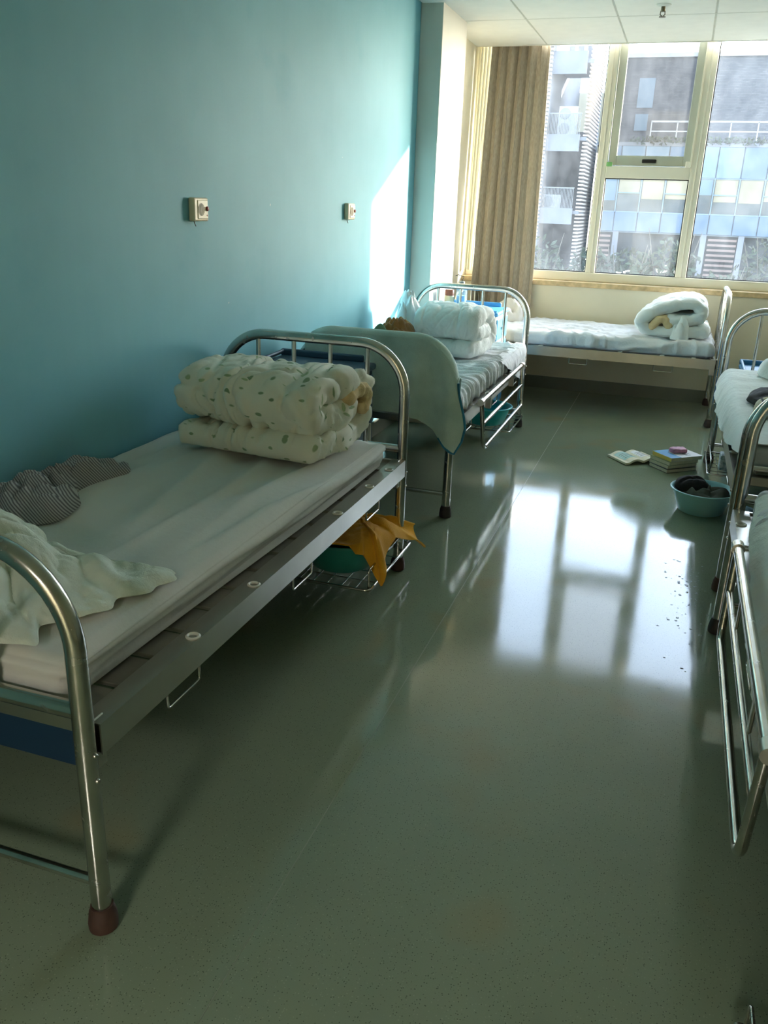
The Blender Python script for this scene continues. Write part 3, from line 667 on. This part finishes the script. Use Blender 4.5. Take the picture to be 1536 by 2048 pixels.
nl = MB(); nl = heap([(.075, 0), (.06, .05), (-.03, .065), (-.07, .02), (-.06, -.04), (.03, -.06)], .15, 4.4, 16, .4); me = nl.mesh('tail'); me.materials.append(M['quilt_w']); put('loose_tail', me, q3, (.262, .045, .0))
o = None
# pale quilt corner at right edge bed
hp = heap([(.30, .02), (.22, .20), (0, .26), (-.20, .20), (-.27, 0), (-.2, -.18), (0, -.22), (.22, -.16)], .17, 6.2, 6, .35); o = hp.build('pillow', 'quilt_g', None, loc=(2.56, 2.78, .622)); tag(o, 'pale green-white pillow at the head of the nearest right bed', 'pillow')
hp = heap([(.24, .0), (.18, .16), (0, .20), (-.17, .16), (-.24, 0), (-.16, -.14), (0, -.17), (.18, -.13)], .15, 9.2, 7, .35); o = hp.build('pillow', 'quilt_w', None, loc=(2.50, 5.12, .617)); tag(o, 'white pillow at the head of the far right bed', 'pillow')

# near pillow with a spread flap
def pil(x, y): return .34 + .80 * math.exp(-((x + .06) ** 2 + (y + .06) ** 2 * .8) / .050) 
hp = heap([(.415, .130), (.375, -.02), (.345, -.12), (.300, -.195), (.315, -.275), (.10, -.285), (-.22, -.285), (-.30, -.02), (-.22, .17), (-.04, .205), (.04, .14), (.20, .115)], .125, 3.3, 13, .5, 50, 170, top=pil, skew=2.2)
o = hp.build('pillow', 'pillow', None, loc=(.345, 1.43, .604)); tag(o, 'flattened pale pillow at the near end of the leaf-print quilt bed', 'pillow')
# striped shirt
hp = heap([(.085, .36), (.02, .40), (-.05, .36), (-.055, .12), (-.10, -.02), (-.09, -.28), (-.02, -.33), (.08, -.22), (.155, -.08), (.13, .06), (.05, .16)], .080, 5.5, 20, .62, 40, 150)
o = hp.build('striped_shirt', 'stripe', None, loc=(.105, 1.83, .600)); tag(o, 'crumpled grey striped shirt on the bed against the blue wall', 'shirt')

# ------------------------------------------------------------------ towel over the footboard of bed 2
TX0, TX1, TY = .10, .872, Y2b
def ztop_t(x):
    xx = x - X2b; r = .21; top = .869
    if xx > W + .02 - r: d = xx - (W + .02 - r); return top - r + math.sqrt(max(1e-4, r * r - min(d, r * .995) ** 2))
    if xx < r - .02: d = (r - .02) - xx; return top - r + math.sqrt(max(1e-4, r * r - min(d, r * .97) ** 2))
    return top
zb_t = [(.10, .54), (.30, .525), (.45, .51), (.60, .505), (.68, .49), (.74, .44), (.79, .37), (.83, .335), (.86, .40), (.872, .46)]
def towel(u, v):
    x = lerp(TX0, TX1, u); zt = ztop_t(x); zb = interp(zb_t, x) ; back = .16; front = max(.05, zt - zb); arc = PI * .029; s = v * (back + arc + front)
    fold = .017 * math.sin(x * 40 + .8) * smooth01(.50, .80, x) + .008 * math.sin(x * 21 + 2 * nz(x * 3, v, 4)) * smooth01(.1, .3, x) + .010 * nz(x * 8, v * 2)
    if s < back: return (x, TY + .029 + .3 * fold * (1 - s / back), zt - (back - s))
    if s < back + arc: a = (s - back) / .029; return (x, TY + .029 * math.cos(a), zt + .029 * math.sin(a) - .012)
    d = s - back - arc; k = min(1, d / .15); xx = x + .045 * smooth01(.62, .87, x) * smooth01(0, .25, d)
    return (xx, TY - .029 - fold * k * 1.2 - .012 * k, zt - d)
tw = sheet(90, 60, towel, .006).build('towel', 'towel', None); 
tr_ = empty('bath_towel', (.45, TY, 0)); tag(tr_, 'pale green towel with a blue hem hung over the footboard', 'towel'); tw.parent = tr_; tw.location = (-.45, -TY, 0)
hem = [towel(1 - .0 * k, .52 + .48 * k / 20) for k in range(21)] + [towel(1 - .14 * k / 8, 1.0) for k in range(1, 9)]
MB().tube([V(p) - V((.45, TY, 0)) for p in hem], .0065, 8).build('hem', 'hem', tr_)

# ------------------------------------------------------------------ clothes on bed 2 and 3
o = heap([(.10, .02), (.06, .12), (-.06, .13), (-.12, .03), (-.10, -.10), (.02, -.13)], .22, 11.1, 20, .24, 34, 100, skew=3.5).build('sweater', 'brown', None, loc=(.235, 4.86, .602)); tag(o, 'brown knitted sweater heaped beside the white quilt', 'sweater')
o = heap([(.09, .02), (.05, .10), (-.06, .11), (-.09, .03), (-.07, -.09), (.03, -.10)], .31, 12.7, 22, .38, 34, 100, skew=3.2).build('plastic_bag', 'bag', None, loc=(.225, 5.12, .604)); tag(o, 'crumpled white plastic bag behind the brown sweater', 'bag')
o = heap([(.07, 0), (.02, .035), (-.06, .03), (-.07, -.02), (0, -.035)], .19, 15.2, 11, .2, skew=3.5).build('folded_cloth', 'greencloth', None, loc=(.20, 4.63, .604)); tag(o, 'olive green cloth beside the brown sweater, nearest the towel', 'clothes')
o = heap([(.13, .0), (.09, .10), (-.04, .13), (-.13, .08), (-.14, -.05), (-.02, -.12), (.10, -.09)], .135, 17.7, 12, .7).build('clothes_heap', 'whitecloth', None, loc=(.50, 6.93, .600)); tag(o, 'off-white clothes heaped at the left end of the bed under the window', 'clothes')
# clothes on bed 4
o = heap([(.18, .0), (.14, .17), (0, .22), (-.13, .18), (-.17, 0), (-.10, -.16), (.06, -.18)], .075, 21.3, 9, .5).build('trousers', 'black', None, loc=(2.335, 4.32, .617)); tag(o, 'black trousers lying under the plaid shirt on the far right bed', 'clothes')
o = heap([(.16, .0), (.12, .13), (0, .16), (-.13, .12), (-.16, -.03), (-.08, -.15), (.07, -.13)], .10, 22.9, 8, .45).build('plaid_shirt', 'plaid', None, loc=(2.335, 4.09, .617)); tag(o, 'beige plaid shirt folded on the far right bed', 'shirt')

# ------------------------------------------------------------------ bedside cabinets
def cabinet(label, loc, sx, sy, top, mt, mbody, mside):
    c = empty('bedside_cabinet', loc); tag(c, label, 'cabinet')
    MB().box((-sx / 2 + .015, -sy / 2 + .015, .06), (sx / 2 - .015, sy / 2 - .015, top - .03)).build('body', mbody, c, False, .006)
    MB().box((-sx / 2, -sy / 2, top - .03), (sx / 2, sy / 2, top)).build('top_tray', mt, c, False, .012, 3)
    MB().tube(fillet([(-sx / 2 + .012, sy / 2 - .02, top + .018), (-sx / 2 + .012, -sy / 2 + .012, top + .008), (sx / 2 - .012, -sy / 2 + .012, top + .004)], .02, 4), .010, 8).build('tray_rim', mt, c)
    MB().box((-sx / 2, sy / 2 - .022, top - .004), (sx / 2 - .06, sy / 2, top + .030)).build('back_rim', mt, c, False, .008, 2)
    d = MB().box((sx / 2 - .016, -sy / 2 + .03, top - .20), (sx / 2 - .004, sy / 2 - .03, top - .05)).build('drawer', mside, c, False, .005); MB().box((sx / 2 - .006, -.05, top - .13), (sx / 2 + .006, .05, top - .11)).build('handle', 'white_plastic', d, False, .003)
    d = MB().box((sx / 2 - .016, -sy / 2 + .03, .09), (sx / 2 - .004, sy / 2 - .03, top - .22)).build('door', mside, c, False, .005); MB().box((sx / 2 - .006, sy / 2 - .09, top - .36), (sx / 2 + .006, sy / 2 - .07, top - .27)).build('handle', 'white_plastic', d, False, .003)
    for x in (-1, 1):
        for y in (-1, 1): MB().lathe([(.012, 0), (.018, .006), (.018, .05), (.012, .062)], 10, (x * (sx / 2 - .05), y * (sy / 2 - .05), 0)).build('caster', 'handle_black', c)
    return c
cabinet('slate blue bedside cabinet behind the nearest left headboard', (.265, 3.455, 0), .48, .46, .755, 'cab_dark', 'cab_dark', 'cab_dark')
cabinet('light blue and cream bedside cabinet behind the far left headboard', (.40, 6.10, 0), .45, .42, .765, 'cab_blue', 'cab_body', 'cab_blue')
cabinet('deep blue bedside cabinet behind the far right headboard', (2.47, 5.83, 0), .48, .44, .535, 'cab_deep', 'cab_deep', 'cab_body')
o = MB().tube([(.40, 3.40, .7595), (.445, 3.375, .7595), (.455, 3.36, .7635)], .0045, 8).build('pen', 'handle_black', None); tag(o, 'small black pen on the slate blue cabinet', 'pen')
o = heap([(.045, 0), (.02, .03), (-.04, .02), (-.05, -.01), (0, -.028)], .02, 3.9, 30, .5, 8, 30).build('tissue', 'whitecloth', None, loc=(.475, 3.35, .755)); tag(o, 'small white tissue on the slate blue cabinet corner', 'tissue')
# bottles on far left cabinet
b = empty('thermos_bottle', (.235, 6.03, .767)); tag(b, 'cream thermos with a brown cap behind the far left headboard', 'bottle'); MB().lathe([(.034, 0), (.036, .004), (.036, .075), (.031, .085)], 20).build('shell', 'thermos', b); MB().lathe([(.033, .083), (.033, .118), (.028, .124)], 20).build('cap', 'cap_brown', b)
b = empty('water_bottle', (.315, 6.06, .767)); tag(b, 'clear blue plastic water bottle beside the cream thermos', 'bottle'); MB().lathe([(.034, 0), (.037, .005), (.037, .12), (.030, .155), (.018, .168)], 20).build('bottle_body', 'clear', b); MB().lathe([(.032, .004), (.034, .008), (.034, .085)], 20).build('water', 'water_blue', b); MB().lathe([(.020, .166), (.020, .180), (.016, .184)], 16).build('cap', 'ac_fan', b)
MB().tube([(.0, 0, .184), (.012, 0, .215), (-.03, .0, .226), (-.05, 0, .220)], .003, 6).build('carry_loop', 'handle_black', b)

# ------------------------------------------------------------------ basins
def basin(label, loc, r, h, m, group='plastic wash basins'):
    b = empty('wash_basin', loc); tag(b, label, 'basin', group)
    prof = [(r * .66, 0), (r * .70, .004), (r * .84, h * .5), (r * .95, h - .008), (r * 1.02, h - .004), (r * 1.03, h), (r * .98, h + .003), (r * .92, h - .004), (r * .81, h * .5), (r * .66, .008)]
    MB().lathe(prof, 40).build('bowl', m, b)
    MB().tube([(r * 1.015 * math.cos(a), r * 1.015 * math.sin(a), h) for a in [2 * PI * k / 40 for k in range(40)]], .005, 8, True).build('rim', m, b)
    return b
basin('teal wash basin full of dark clothes standing on the open floor', (2.045, 4.455, 0), .158, .118, 'basin')
o = heap([(.125, .0), (.10, .09), (0, .13), (-.10, .10), (-.135, .01), (-.10, -.085), (0, -.125), (.095, -.085)],   .100, 31.0, 14, .7, top=lambda x, y: 1.1 if x < .02 else .8).build('wet_trousers', 'greycloth', None, loc=(2.055, 4.447, .075)); tag(o, 'grey-green garment on the right of the floor basin', 'clothes')
o = heap([(.085, .01), (.055, .065), (-.02, .085), (-.075, .055), (-.08, -.02), (-.03, -.07), (.045, -.045)], .060, 33.0, 14, .3).build('black_garment', 'black', None, loc=(1.985, 4.452, .115)); tag(o, 'black garment bunched on the left of the floor basin', 'clothes')
basin('deep teal wash basin under the nearest left bed, below the orange towel', (.655, 2.885, .0965), .165, .125, 'basin_d')
basin('turquoise wash basin under the far left bed on the wire rack', (.68, 5.455, .0965), .165, .115, 'basin_t')
basin('turquoise wash basin under the far right bed on the wire rack', (2.32, 5.06, .0965), .165, .13, 'basin')
# orange towel: star drape over basin rim
C0 = V((.705, 2.925, .285))
ends = [(-1.35, V((.600, 2.70, .232))), (-.98, V((.79, 2.755, .20))), (-.72, V((.872, 2.745, .085))), (-.45, V((.868, 2.80, .15))), (-.10, V((.842, 2.95, .205))), (.22, V((.905, 3.085, .155))), (.42, V((.915, 3.155, .095))), (.75, V((.865, 3.17, .185))), (1.35, V((.74, 3.06, .240))), (2.2, V((.60, 3.02, .235))), (3.14, V((.54, 2.90, .232))), (4.1, V((.52, 2.76, .232))), (4.933, V((.600, 2.70, .232)))]
def orange(u, v):
    a = lerp(-1.35, 4.933, u); k = 0
    while k < len(ends) - 2 and a > ends[k + 1][0]: k += 1
    f = (a - ends[k][0]) / (ends[k + 1][0] - ends[k][0]); f = f * f * (3 - 2 * f); e = ends[k][1].lerp(ends[k + 1][1], f)
    t = v; p = C0.lerp(e, t); rim = V((.655, 2.885)); tr2 = 1.0
    for q in range(1, 41):
        x_ = C0.lerp(e, q / 40)
        if (V((x_.x, x_.y)) - rim).length > .172: tr2 = max(.05, (q - 1) / 40); break
    zr = .243 + .012 * math.sin(a * 8 + .5) + .006 * math.sin(a * 17)
    if t <= tr2: z = lerp(C0.z, zr, (t / tr2) ** 1.2)
    else: f = (t - tr2) / max(.02, 1 - tr2); z = lerp(zr, e.z, f ** 1.35)
    k = min(1, t * 2.0); out = (V((e.x, e.y, 0)) - V((C0.x, C0.y, 0))).normalized()
    return V((p.x, p.y, max(z, .084 if tr2 < 1 else .238))) + out * (.014 * math.sin(a * 13 + 3 * t) * k * t) + V((0, 0, .018 * folds(p.x, p.y, 2.2, 22) * (1 - .7 * t)))
o = sheet(200, 40, orange, .006).build('hand_towel', 'orange', None); tag(o, 'mustard orange towel flung over the basin under the nearest left bed', 'towel')
o = MB().box((2.135, 4.93, .0965), (2.215, 5.03, .185)).build('tissue_box', 'box_blue', None, False, .006); tag(o, 'blue and white patterned box on the rack under the far right bed', 'box')
o = heap([(.07, .01), (.05, .09), (-.02, .11), (-.06, .04), (-.06, -.07), (.02, -.10)], .10, 41.0, 14, .5).build('plastic_bag', 'bag_blue', None, loc=(2.235, 4.30, 0)); tag(o, 'light blue plastic bag on the floor under the far right bed', 'bag')
o = MB().box((.05, .045, .350), (.74, .075, .470)).build('blue_end_panel', 'storage', bed1, False, .004, 1)

# ------------------------------------------------------------------ books
def book(label, loc, rz, sx, sy, h, cover, spine=None, group='books on the floor'):
    b = empty('book', loc, rz); tag(b, label, 'book', group)
    MB().box((.003, .003, .0016), (sx - .003, sy - .001, h - .0016)).build('pages', 'paper', b, False, .001, 1)
    MB().box((0, 0, h - .0018), (sx, sy, h)).build('front_cover', cover, b, False); MB().box((0, 0, 0), (sx, sy, .0018)).build('back_cover', cover, b, False)
    MB().box((0, sy - .002, .0018), (sx, sy, h - .0018)).build('spine', spine or cover, b, False)
    return b
z = 0
for lab, dx, dy, a, sx, sy, h, cv in (('lowest book of the floor stack, dark bound', 1.866, 5.080, 40, .222, .168, .023, 'cov_dark'), ('second book from the floor in the stack, grey bound', 1.868, 5.088, 42, .225, .165, .022, 'cov_grey'),
                                      ('third book from the floor in the stack, sage green bound', 1.874, 5.080, 43, .228, .165, .024, 'cov_green'), ('topmost book of the floor stack with white, blue and yellow cover', 1.882, 5.086, 40, .232, .172, .022, 'cov_white')):
    bk = book(lab, (dx, dy, z), math.radians(a), sx, sy, h, cv); z += h + .0004
    lastb, lh = bk, h
MB().box((0.001, .001, lh), (.075, .171, lh + .0006)).build('blue_print', 'cov_blue', lastb, False); MB().box((-.0006, .0, .0), (.0, .172, lh)).build('yellow_edge', 'cov_yellow', lastb, False)
MB().box((.001, .13, lh + .0006), (.11, .171, lh + .0011)).build('blue_band', 'cov_blue', lastb, False)
for k in range(4): MB().box((.13, .03 + .017 * k, lh), (.15 + .05 * random.random(), .036 + .017 * k, lh + .0005)).build('print_line', 'ink', lastb, False)
o = rounded_box((.095, .06, .026), .008, (8, 6, 2)); me = o.mesh('soap_packet', True); displace(me, lambda p, n: .004 * nz(p.x * 40, p.y * 40, p.z * 30)); me.materials.append(M['pink']); o = put('soap_packet', me, None, (1.915, 5.245, z + .0155), (0, 0, math.radians(30))); tag(o, 'pink crumpled packet on top of the book stack', 'packet')
b = empty('notebook', (1.665, 5.30, 0), math.radians(38)); tag(b, 'open paperback lying face up left of the book stack', 'book', 'books on the floor')
def page(side, zoff):
    def fn(u, v): return (side * (.002 + u * .125), lerp(-.10, .10, v), zoff + .020 * math.sin(min(1, u * 1.25) * PI) * .8 + .004 * (1 - u) + .002)
    return fn
for s in (-1, 1):
    pg = sheet(16, 6, page(s, .008), .012); me = pg.mesh('page_block'); me.materials.append(M['paper']); put('page_block', me, b)
    pt = sheet(14, 6, lambda u, v, s=s: tuple(V(page(s, .0155)(.12 + .7 * u, .25 + .6 * v))), .0008); me = pt.mesh('printed_page'); me.materials.append(M['teal_print'] if s < 0 else M['cov_white']); put('printed_page', me, b)
    for k in range(4):
        tl = sheet(10, 1, lambda u, v, s=s, k=k: tuple(V(page(s, .0165)(.16 + .55 * u, .34 + .1 * k + .02 * v))), .0006); me = tl.mesh('print_line'); me.materials.append(M['ink']); put('print_line', me, b)

# ------------------------------------------------------------------ wall intercoms, sprinkler, curtains, drops
def intercom(label, y):
    c = empty('nurse_call_box', (0, y, 1.402)); tag(c, label, 'intercom', 'nurse call boxes on the blue wall')
    MB().box((0, -.052, -.042), (.026, .052, .042)).build('case', 'plastic_cream', c, False, .006, 2)
    MB().box((.024, -.030, -.034), (.0285, .046, .034)).build('face_plate', 'plastic_cream', c, False, .003, 1)
    for k in range(-4, 5):
        hw = math.sqrt(max(0, .023 ** 2 - (k * .005) ** 2)); MB().box((.0283, -.004 + k * .005 - .0012, -hw), (.0292, -.004 + k * .005 + .0012, hw)).build('grille_slot', 'grille', c, False)
    q = MB().lathe([(.0085, 0), (.0085, .004), (.006, .006)], 16).build('button', 'red', c, loc=(.0283, .036, .003)); q.rotation_euler = (0, PI / 2, 0)
    q = MB().lathe([(.003, 0), (.003, .002)], 10).build('indicator', 'red', c, loc=(.0283, .036, -.021)); q.rotation_euler = (0, PI / 2, 0)
    MB().tube([(.012, -.034, -.042), (.014, -.032, -.052), (.016, -.028, -.060)], .0016, 6).build('pull_cord', 'handle_black', c)
    return c
intercom('cream call box with red button on the blue wall, nearer one', 2.982); intercom('cream call box with red button on the blue wall, farther one', 4.580)
c = empty('fire_sprinkler', (1.455, 6.075, HC)); tag(c, 'small metal fire sprinkler on the ceiling near the window', 'sprinkler')
MB().lathe([(.045, 0), (.045, -.006), (.03, -.012)], 20).build('escutcheon', 'ceil', c); MB().lathe([(.013, -.010), (.013, -.035), (.010, -.040)], 14).build('body', 'brass', c)
MB().tube([(-.012, 0, -.034), (-.014, 0, -.055), (0, 0, -.066)], .003, 6).tube([(.012, 0, -.034), (.014, 0, -.055), (0, 0, -.066)], .003, 6).build('yoke', 'brass', c); MB().lathe([(.020, -.066), (.020, -.069)], 16).build('deflector', 'brass', c)
def curtain(u, v):
    z = lerp(.665, 2.80, v); x0 = lerp(.100, .122, v); x1 = lerp(.625, .580, v); yb = lerp(7.235, 7.372, min(1, v * 1.05))
    uu = u + .014 * nz(u * 4, v * 2.0, 3); ph = uu * 2 * PI * 6.0
    sp = math.sin(ph); A = lerp(.030, .022, v) * (1 + .4 * nz(u * 6, v * 1.5, 8)) * (1 - .55 * smooth01(.68, .86, u))
    x = lerp(x0, x1, uu) + .010 * math.sin(ph * 2 + .6); y = yb - A * (abs(sp) ** .75 * (1 if sp > 0 else -1)) - .006 * nz(u * 18, v * 3, 2)
    return (x, y, z)
ct = sheet(260, 40, curtain, .004).build('window_curtain', 'curtain', None); tag(ct, 'taupe linen curtain gathered at the left side of the window', 'curtain')
def sheer(u, v):
    z = lerp(.95, 2.80, v); x = lerp(.030, lerp(.100, .128, v), u); y = lerp(7.275, 7.372, min(1, v * 1.1)) + .016 * math.sin(u * 2 * PI * 3.5) + .01 * nz(u * 5, v * 2)
    return (x, y, z)
o = sheet(60, 20, sheer, .002).build('sheer_curtain', 'sheer', None); tag(o, 'narrow cream curtain bunched in the corner beside the taupe one', 'curtain')
dr = MB()
for k in range(110):
    x = random.gauss(2.0, .055); y = random.gauss(3.25, .28); r = random.uniform(.002, .006); e = random.uniform(.7, 1.6)
    if x > 2.06 or y > 3.9: continue
    n = 10; b0 = len(dr.v)
    for j, (kr, kz) in enumerate(((1, 0), (.85, .5), (.5, .85), (.0, 1))):
        for i in range(n): dr.v.append((x + r * kr * math.cos(2 * PI * i / n), y + r * e * kr * math.sin(2 * PI * i / n), .0004 + r * .10 * kz))
    dr.f += [(b0 + j * n + i, b0 + j * n + (i + 1) % n, b0 + (j + 1) * n + (i + 1) % n, b0 + (j + 1) * n + i) for j in range(3) for i in range(n)]
o = dr.build('water_drops', 'water', None); tag(o, 'scattered water drops on the floor near the right-hand beds', 'water drops', kind='stuff')

# ------------------------------------------------------------------ outdoors
GZ = -4.6
struct('ground', MB().box((-60, 9, GZ - .3), (60, 90, GZ)), 'ground')
# apartment tower on the left
tw_ = empty('apartment_tower', (-4.3, 42, GZ)); tag(tw_, 'pale concrete apartment tower with balconies at the left pane', 'building')
def tb_(name, a, b, m, parent=tw_, bev=0.0):
    p = V((-4.3, 42, GZ)) if parent is tw_ else V((0, 0, 0))
    return MB().box(tuple(V(a) - p), tuple(V(b) - p)).build(name, m, parent, False, bev, 1)
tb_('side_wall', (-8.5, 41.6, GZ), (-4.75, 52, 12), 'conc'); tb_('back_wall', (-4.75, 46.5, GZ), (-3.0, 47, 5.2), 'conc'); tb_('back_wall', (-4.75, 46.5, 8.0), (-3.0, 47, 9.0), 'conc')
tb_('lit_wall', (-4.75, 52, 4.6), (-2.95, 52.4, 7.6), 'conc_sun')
for z0, z1 in ((7.15, 8.05), (4.02, 4.72), (.90, 1.60)):
    tb_('balcony_slab', (-4.9, 41.9, z0 + .45), (-3.0, 46.5, z0 + .6), 'conc'); tb_('balcony_fascia', (-4.9, 41.75, z0), (-3.28, 41.95, z1), 'conc')
tb_('corner_post', (-3.14, 46.2, GZ), (-2.98, 46.5, 9.6), 'conc')
for x in (-4.7, -4.3, -3.9, -3.5): tb_('roof_post', (x, 42, 8.05), (x + .14, 42.2, 9.6), 'whitemetal')
tb_('roof_beam', (-4.9, 41.9, 9.5), (-3.0, 42.2, 9.75), 'whitemetal')
ls = MB()
for k in range(86):
    z = GZ + .3 + k * .16; ls.box((-3.16, 41.95, z), (-2.94, 46.1, z + .07))
o = ls.build('louvre_screen', 'louvre', tw_, False, loc=(4.3, -42, -GZ)); o['kind'] = 'stuff'
ls = MB()
for k in range(58):
    z = .2 + k * .16; ls.box((-4.98, 41.35, z), (-4.74, 41.6, z + .07))
o = ls.build('louvre_strip', 'louvre', tw_, False, loc=(4.3, -42, -GZ)); o['kind'] = 'stuff'
def railing(zb, zt):
    g = MB(); g.box((-4.72, 41.80, zt - .05), (-3.28, 41.85, zt)); 
    for k in range(22): g.box((-4.72 + k * .066, 41.81, zb), (-4.70 + k * .066, 41.84, zt))
    g.build('balcony_railing', 'ac_fan', tw_, False, loc=(4.3, -42, -GZ))
railing(1.60, 2.5); railing(4.72, 5.6)
def ac(label, x, y, z, fans, sx=.9):
    h = .62 * fans; a = empty('air_conditioner', (x, y, z)); tag(a, label, 'air conditioner', 'outdoor air conditioner units')
    MB().box((-sx / 2, -.18, 0), (sx / 2, .18, h)).build('case', 'ac', a, False, .02, 1)
    for k in range(fans):
        q = MB().lathe([(.24, 0), (.24, .02), (.20, .03), (.05, .03)], 20).build('fan_grille', 'ac_fan', a, loc=(-sx * .16, -.18, .31 + .62 * k)); q.rotation_euler = (PI / 2, 0, 0)
    for sx_ in (-1, 1): MB().box((sx_ * sx * .38 - .04, -.15, -.06), (sx_ * sx * .38 + .04, .15, 0)).build('bracket_foot', 'ac_fan', a, False)
ac('white two-fan air conditioner on the middle balcony opposite', -3.95, 42.45, 4.68, 2, .86); ac('white one-fan air conditioner on the lower balcony opposite', -4.35, 42.30, 1.56, 1, .86)
# office building on the right
ob = empty('office_building', (3, 44, GZ)); tag(ob, 'blue-panelled office building with a brick upper storey opposite', 'building')
def obx(name, a, b, m, parent=ob, bev=0.0):
    p = V((3, 44, GZ)); return MB().box(tuple(V(a) - p), tuple(V(b) - p)).build(name, m, parent, False, bev, 1)
obx('core', (-2.6, 44.4, GZ), (14, 60, 4.5), 'dark_in'); obx('terrace_deck', (-2.7, 43.9, 4.42), (14, 51, 4.58), 'conc')
obx('brick_storey', (-2.9, 50.5, 4.5), (14, 60, 9.05), 'brickwall'); obx('brick_coping', (-2.9, 50.4, 9.05), (14, 60, 9.25), 'whitemetal')
obx('brick_window', (-1.55, 50.44, 6.7), (-.75, 50.5, 8.1), 'spandrel2'); obx('brick_window', (-1.55, 50.44, 5.6), (-.9, 50.5, 6.4), 'spandrel2')
pw = 1.07
for i in range(13):
    x0 = -2.6 + i * pw
    obx('upper_panel', (x0 + .02, 43.92, 3.10), (x0 + pw - .02, 44.0, 4.42), 'spandrel2' if i % 3 else 'spandrel', bev=.01)
    obx('lower_panel', (x0 + .02, 43.92, .66), (x0 + pw - .02, 44.0, 1.52), 'spandrel', bev=.01)
    hb_ = .45 + .25 * random.random()
    pz = obx('window_pane', (x0 + .04, 44.02, 1.56), (x0 + pw - .04, 44.06, 3.06), 'darkglass')
    obx('painted_reflection', (x0 + .06, 43.995, 3.04 - 1.45 * hb_), (x0 + pw - .06, 44.015, 3.04), 'painted_reflection' if i % 4 else 'spandrel2', ob)  # reflection in the pane, painted as a flat panel
    obx('window_mullion', (x0 - .025, 43.90, 1.52), (x0 + .025, 44.06, 3.10), 'mullion')
    if i % 2: obx('window_transom', (x0 + .03, 43.94, 2.36), (x0 + pw - .03, 44.02, 2.41), 'mullion')
obx('floor_edge', (-2.6, 43.95, 1.515), (11.4, 44.1, 1.565), 'mullion'); obx('floor_edge', (-2.6, 43.95, 3.055), (11.4, 44.1, 3.11), 'mullion'); obx('backing', (-2.6, 44.06, .6), (11.4, 44.4, 4.42), 'mullion')
for x in (-1.5, 2.5, 4.15, 7.6): obx('pillar', (x, 43.95, GZ), (x + .26, 44.2, .66), 'conc')
for (xa, xb) in ((-2.5, -1.6), (2.85, 4.1)):
    for k in range(16): obx('slat_panel', (xa, 43.98, -3.0 + k * .225), (xb, 44.06, -2.90 + k * .225), 'redbrown')
rl = empty('terrace_railing', (3, 44.3, 4.58)); tag(rl, 'white metal railing along the office roof terrace', 'railing')
def rbx(name, a, b): return MB().box(tuple(V(a) - V((3, 44.3, 4.58))), tuple(V(b) - V((3, 44.3, 4.58)))).build(name, 'whitemetal', rl, False)
rbx('top_rail', (-.4, 44.25, 5.45), (9, 44.32, 5.52)); rbx('middle_rail', (-.4, 44.26, 5.05), (9, 44.31, 5.10))
for k in range(9): rbx('post', (-.4 + k * 1.15, 44.25, 4.58), (-.35 + k * 1.15, 44.31, 5.48))
def leaves(n, box, size, seed, ell=True):
    random.seed(seed); m = MB()
    for _ in range(n):
        while True:
            u = [random.uniform(-1, 1) for _ in range(3)]
            if not ell or sum(c * c for c in u) < 1: break
        c = V((box[0] * u[0], box[1] * u[1], box[2] * (u[2] + 1))); d = V([random.uniform(-1, 1) for _ in range(3)]).normalized(); e = d.orthogonal().normalized(); s = size * random.uniform(.6, 1.3)
        m.add([c - d * s, c + e * s * .45, c + d * s, c - e * s * .45], [(0, 1, 2, 3)])
    return m
hd_ = leaves(900, (6.2, .3, .16), .12, 3, False).build('roof_hedge', 'leafg', None, loc=(5.0, 44.05, 4.50)); tag(hd_, 'low green hedge along the edge of the office roof terrace', 'hedge')
def bush(label, x, y, rx, h, n, seed, name='garden_bush', flowers=0):
    b = empty(name, (x, y, GZ)); tag(b, label, 'bush', 'bushes in the yard between the buildings')
    leaves(n, (rx, rx * .7, h / 2), .17, seed).build('foliage', 'leafg', b, fix=False)
    random.seed(seed + 50); st = MB()
    for k in range(9):
        a = random.uniform(0, 2 * PI); q = V((math.cos(a) * rx * .7, math.sin(a) * rx * .5, h * random.uniform(.8, 1.08))); st.tube([(0, 0, 0), q * .5 + V((0, 0, h * .12)), q], [.05, .03, .012], 5)
    st.build('branches', 'twig', b)
    if flowers:
        f = leaves(flowers, (rx * .35, rx * .3, .25), .09, seed + 9); f.build('blossom', 'petal', b, loc=(0, -rx * .6, h * .72), fix=False)
for k, (lab, x, y, rx, h, fl) in enumerate((('leafy bush in front of the apartment tower balconies', -3.7, 36, 1.3, 4.6, 0), ('broad bush between the tower and the office pillars', -1.7, 37, 1.3, 4.3, 0), ('bush with cream blossom below the middle pane', -.2, 36, 1.2, 4.4, 16), ('tall leafy bush left of the brown slat panel', 1.4, 37.5, 1.5, 4.7, 8), ('bush in front of the brown slat panel', 3.3, 36, 1.2, 3.6, 8), ('large dark bush at the right edge of the yard', 5.2, 38, 1.6, 4.9, 0))):
    bush(lab, x, y, rx, h + .5, 1300, 60 + k, flowers=fl)
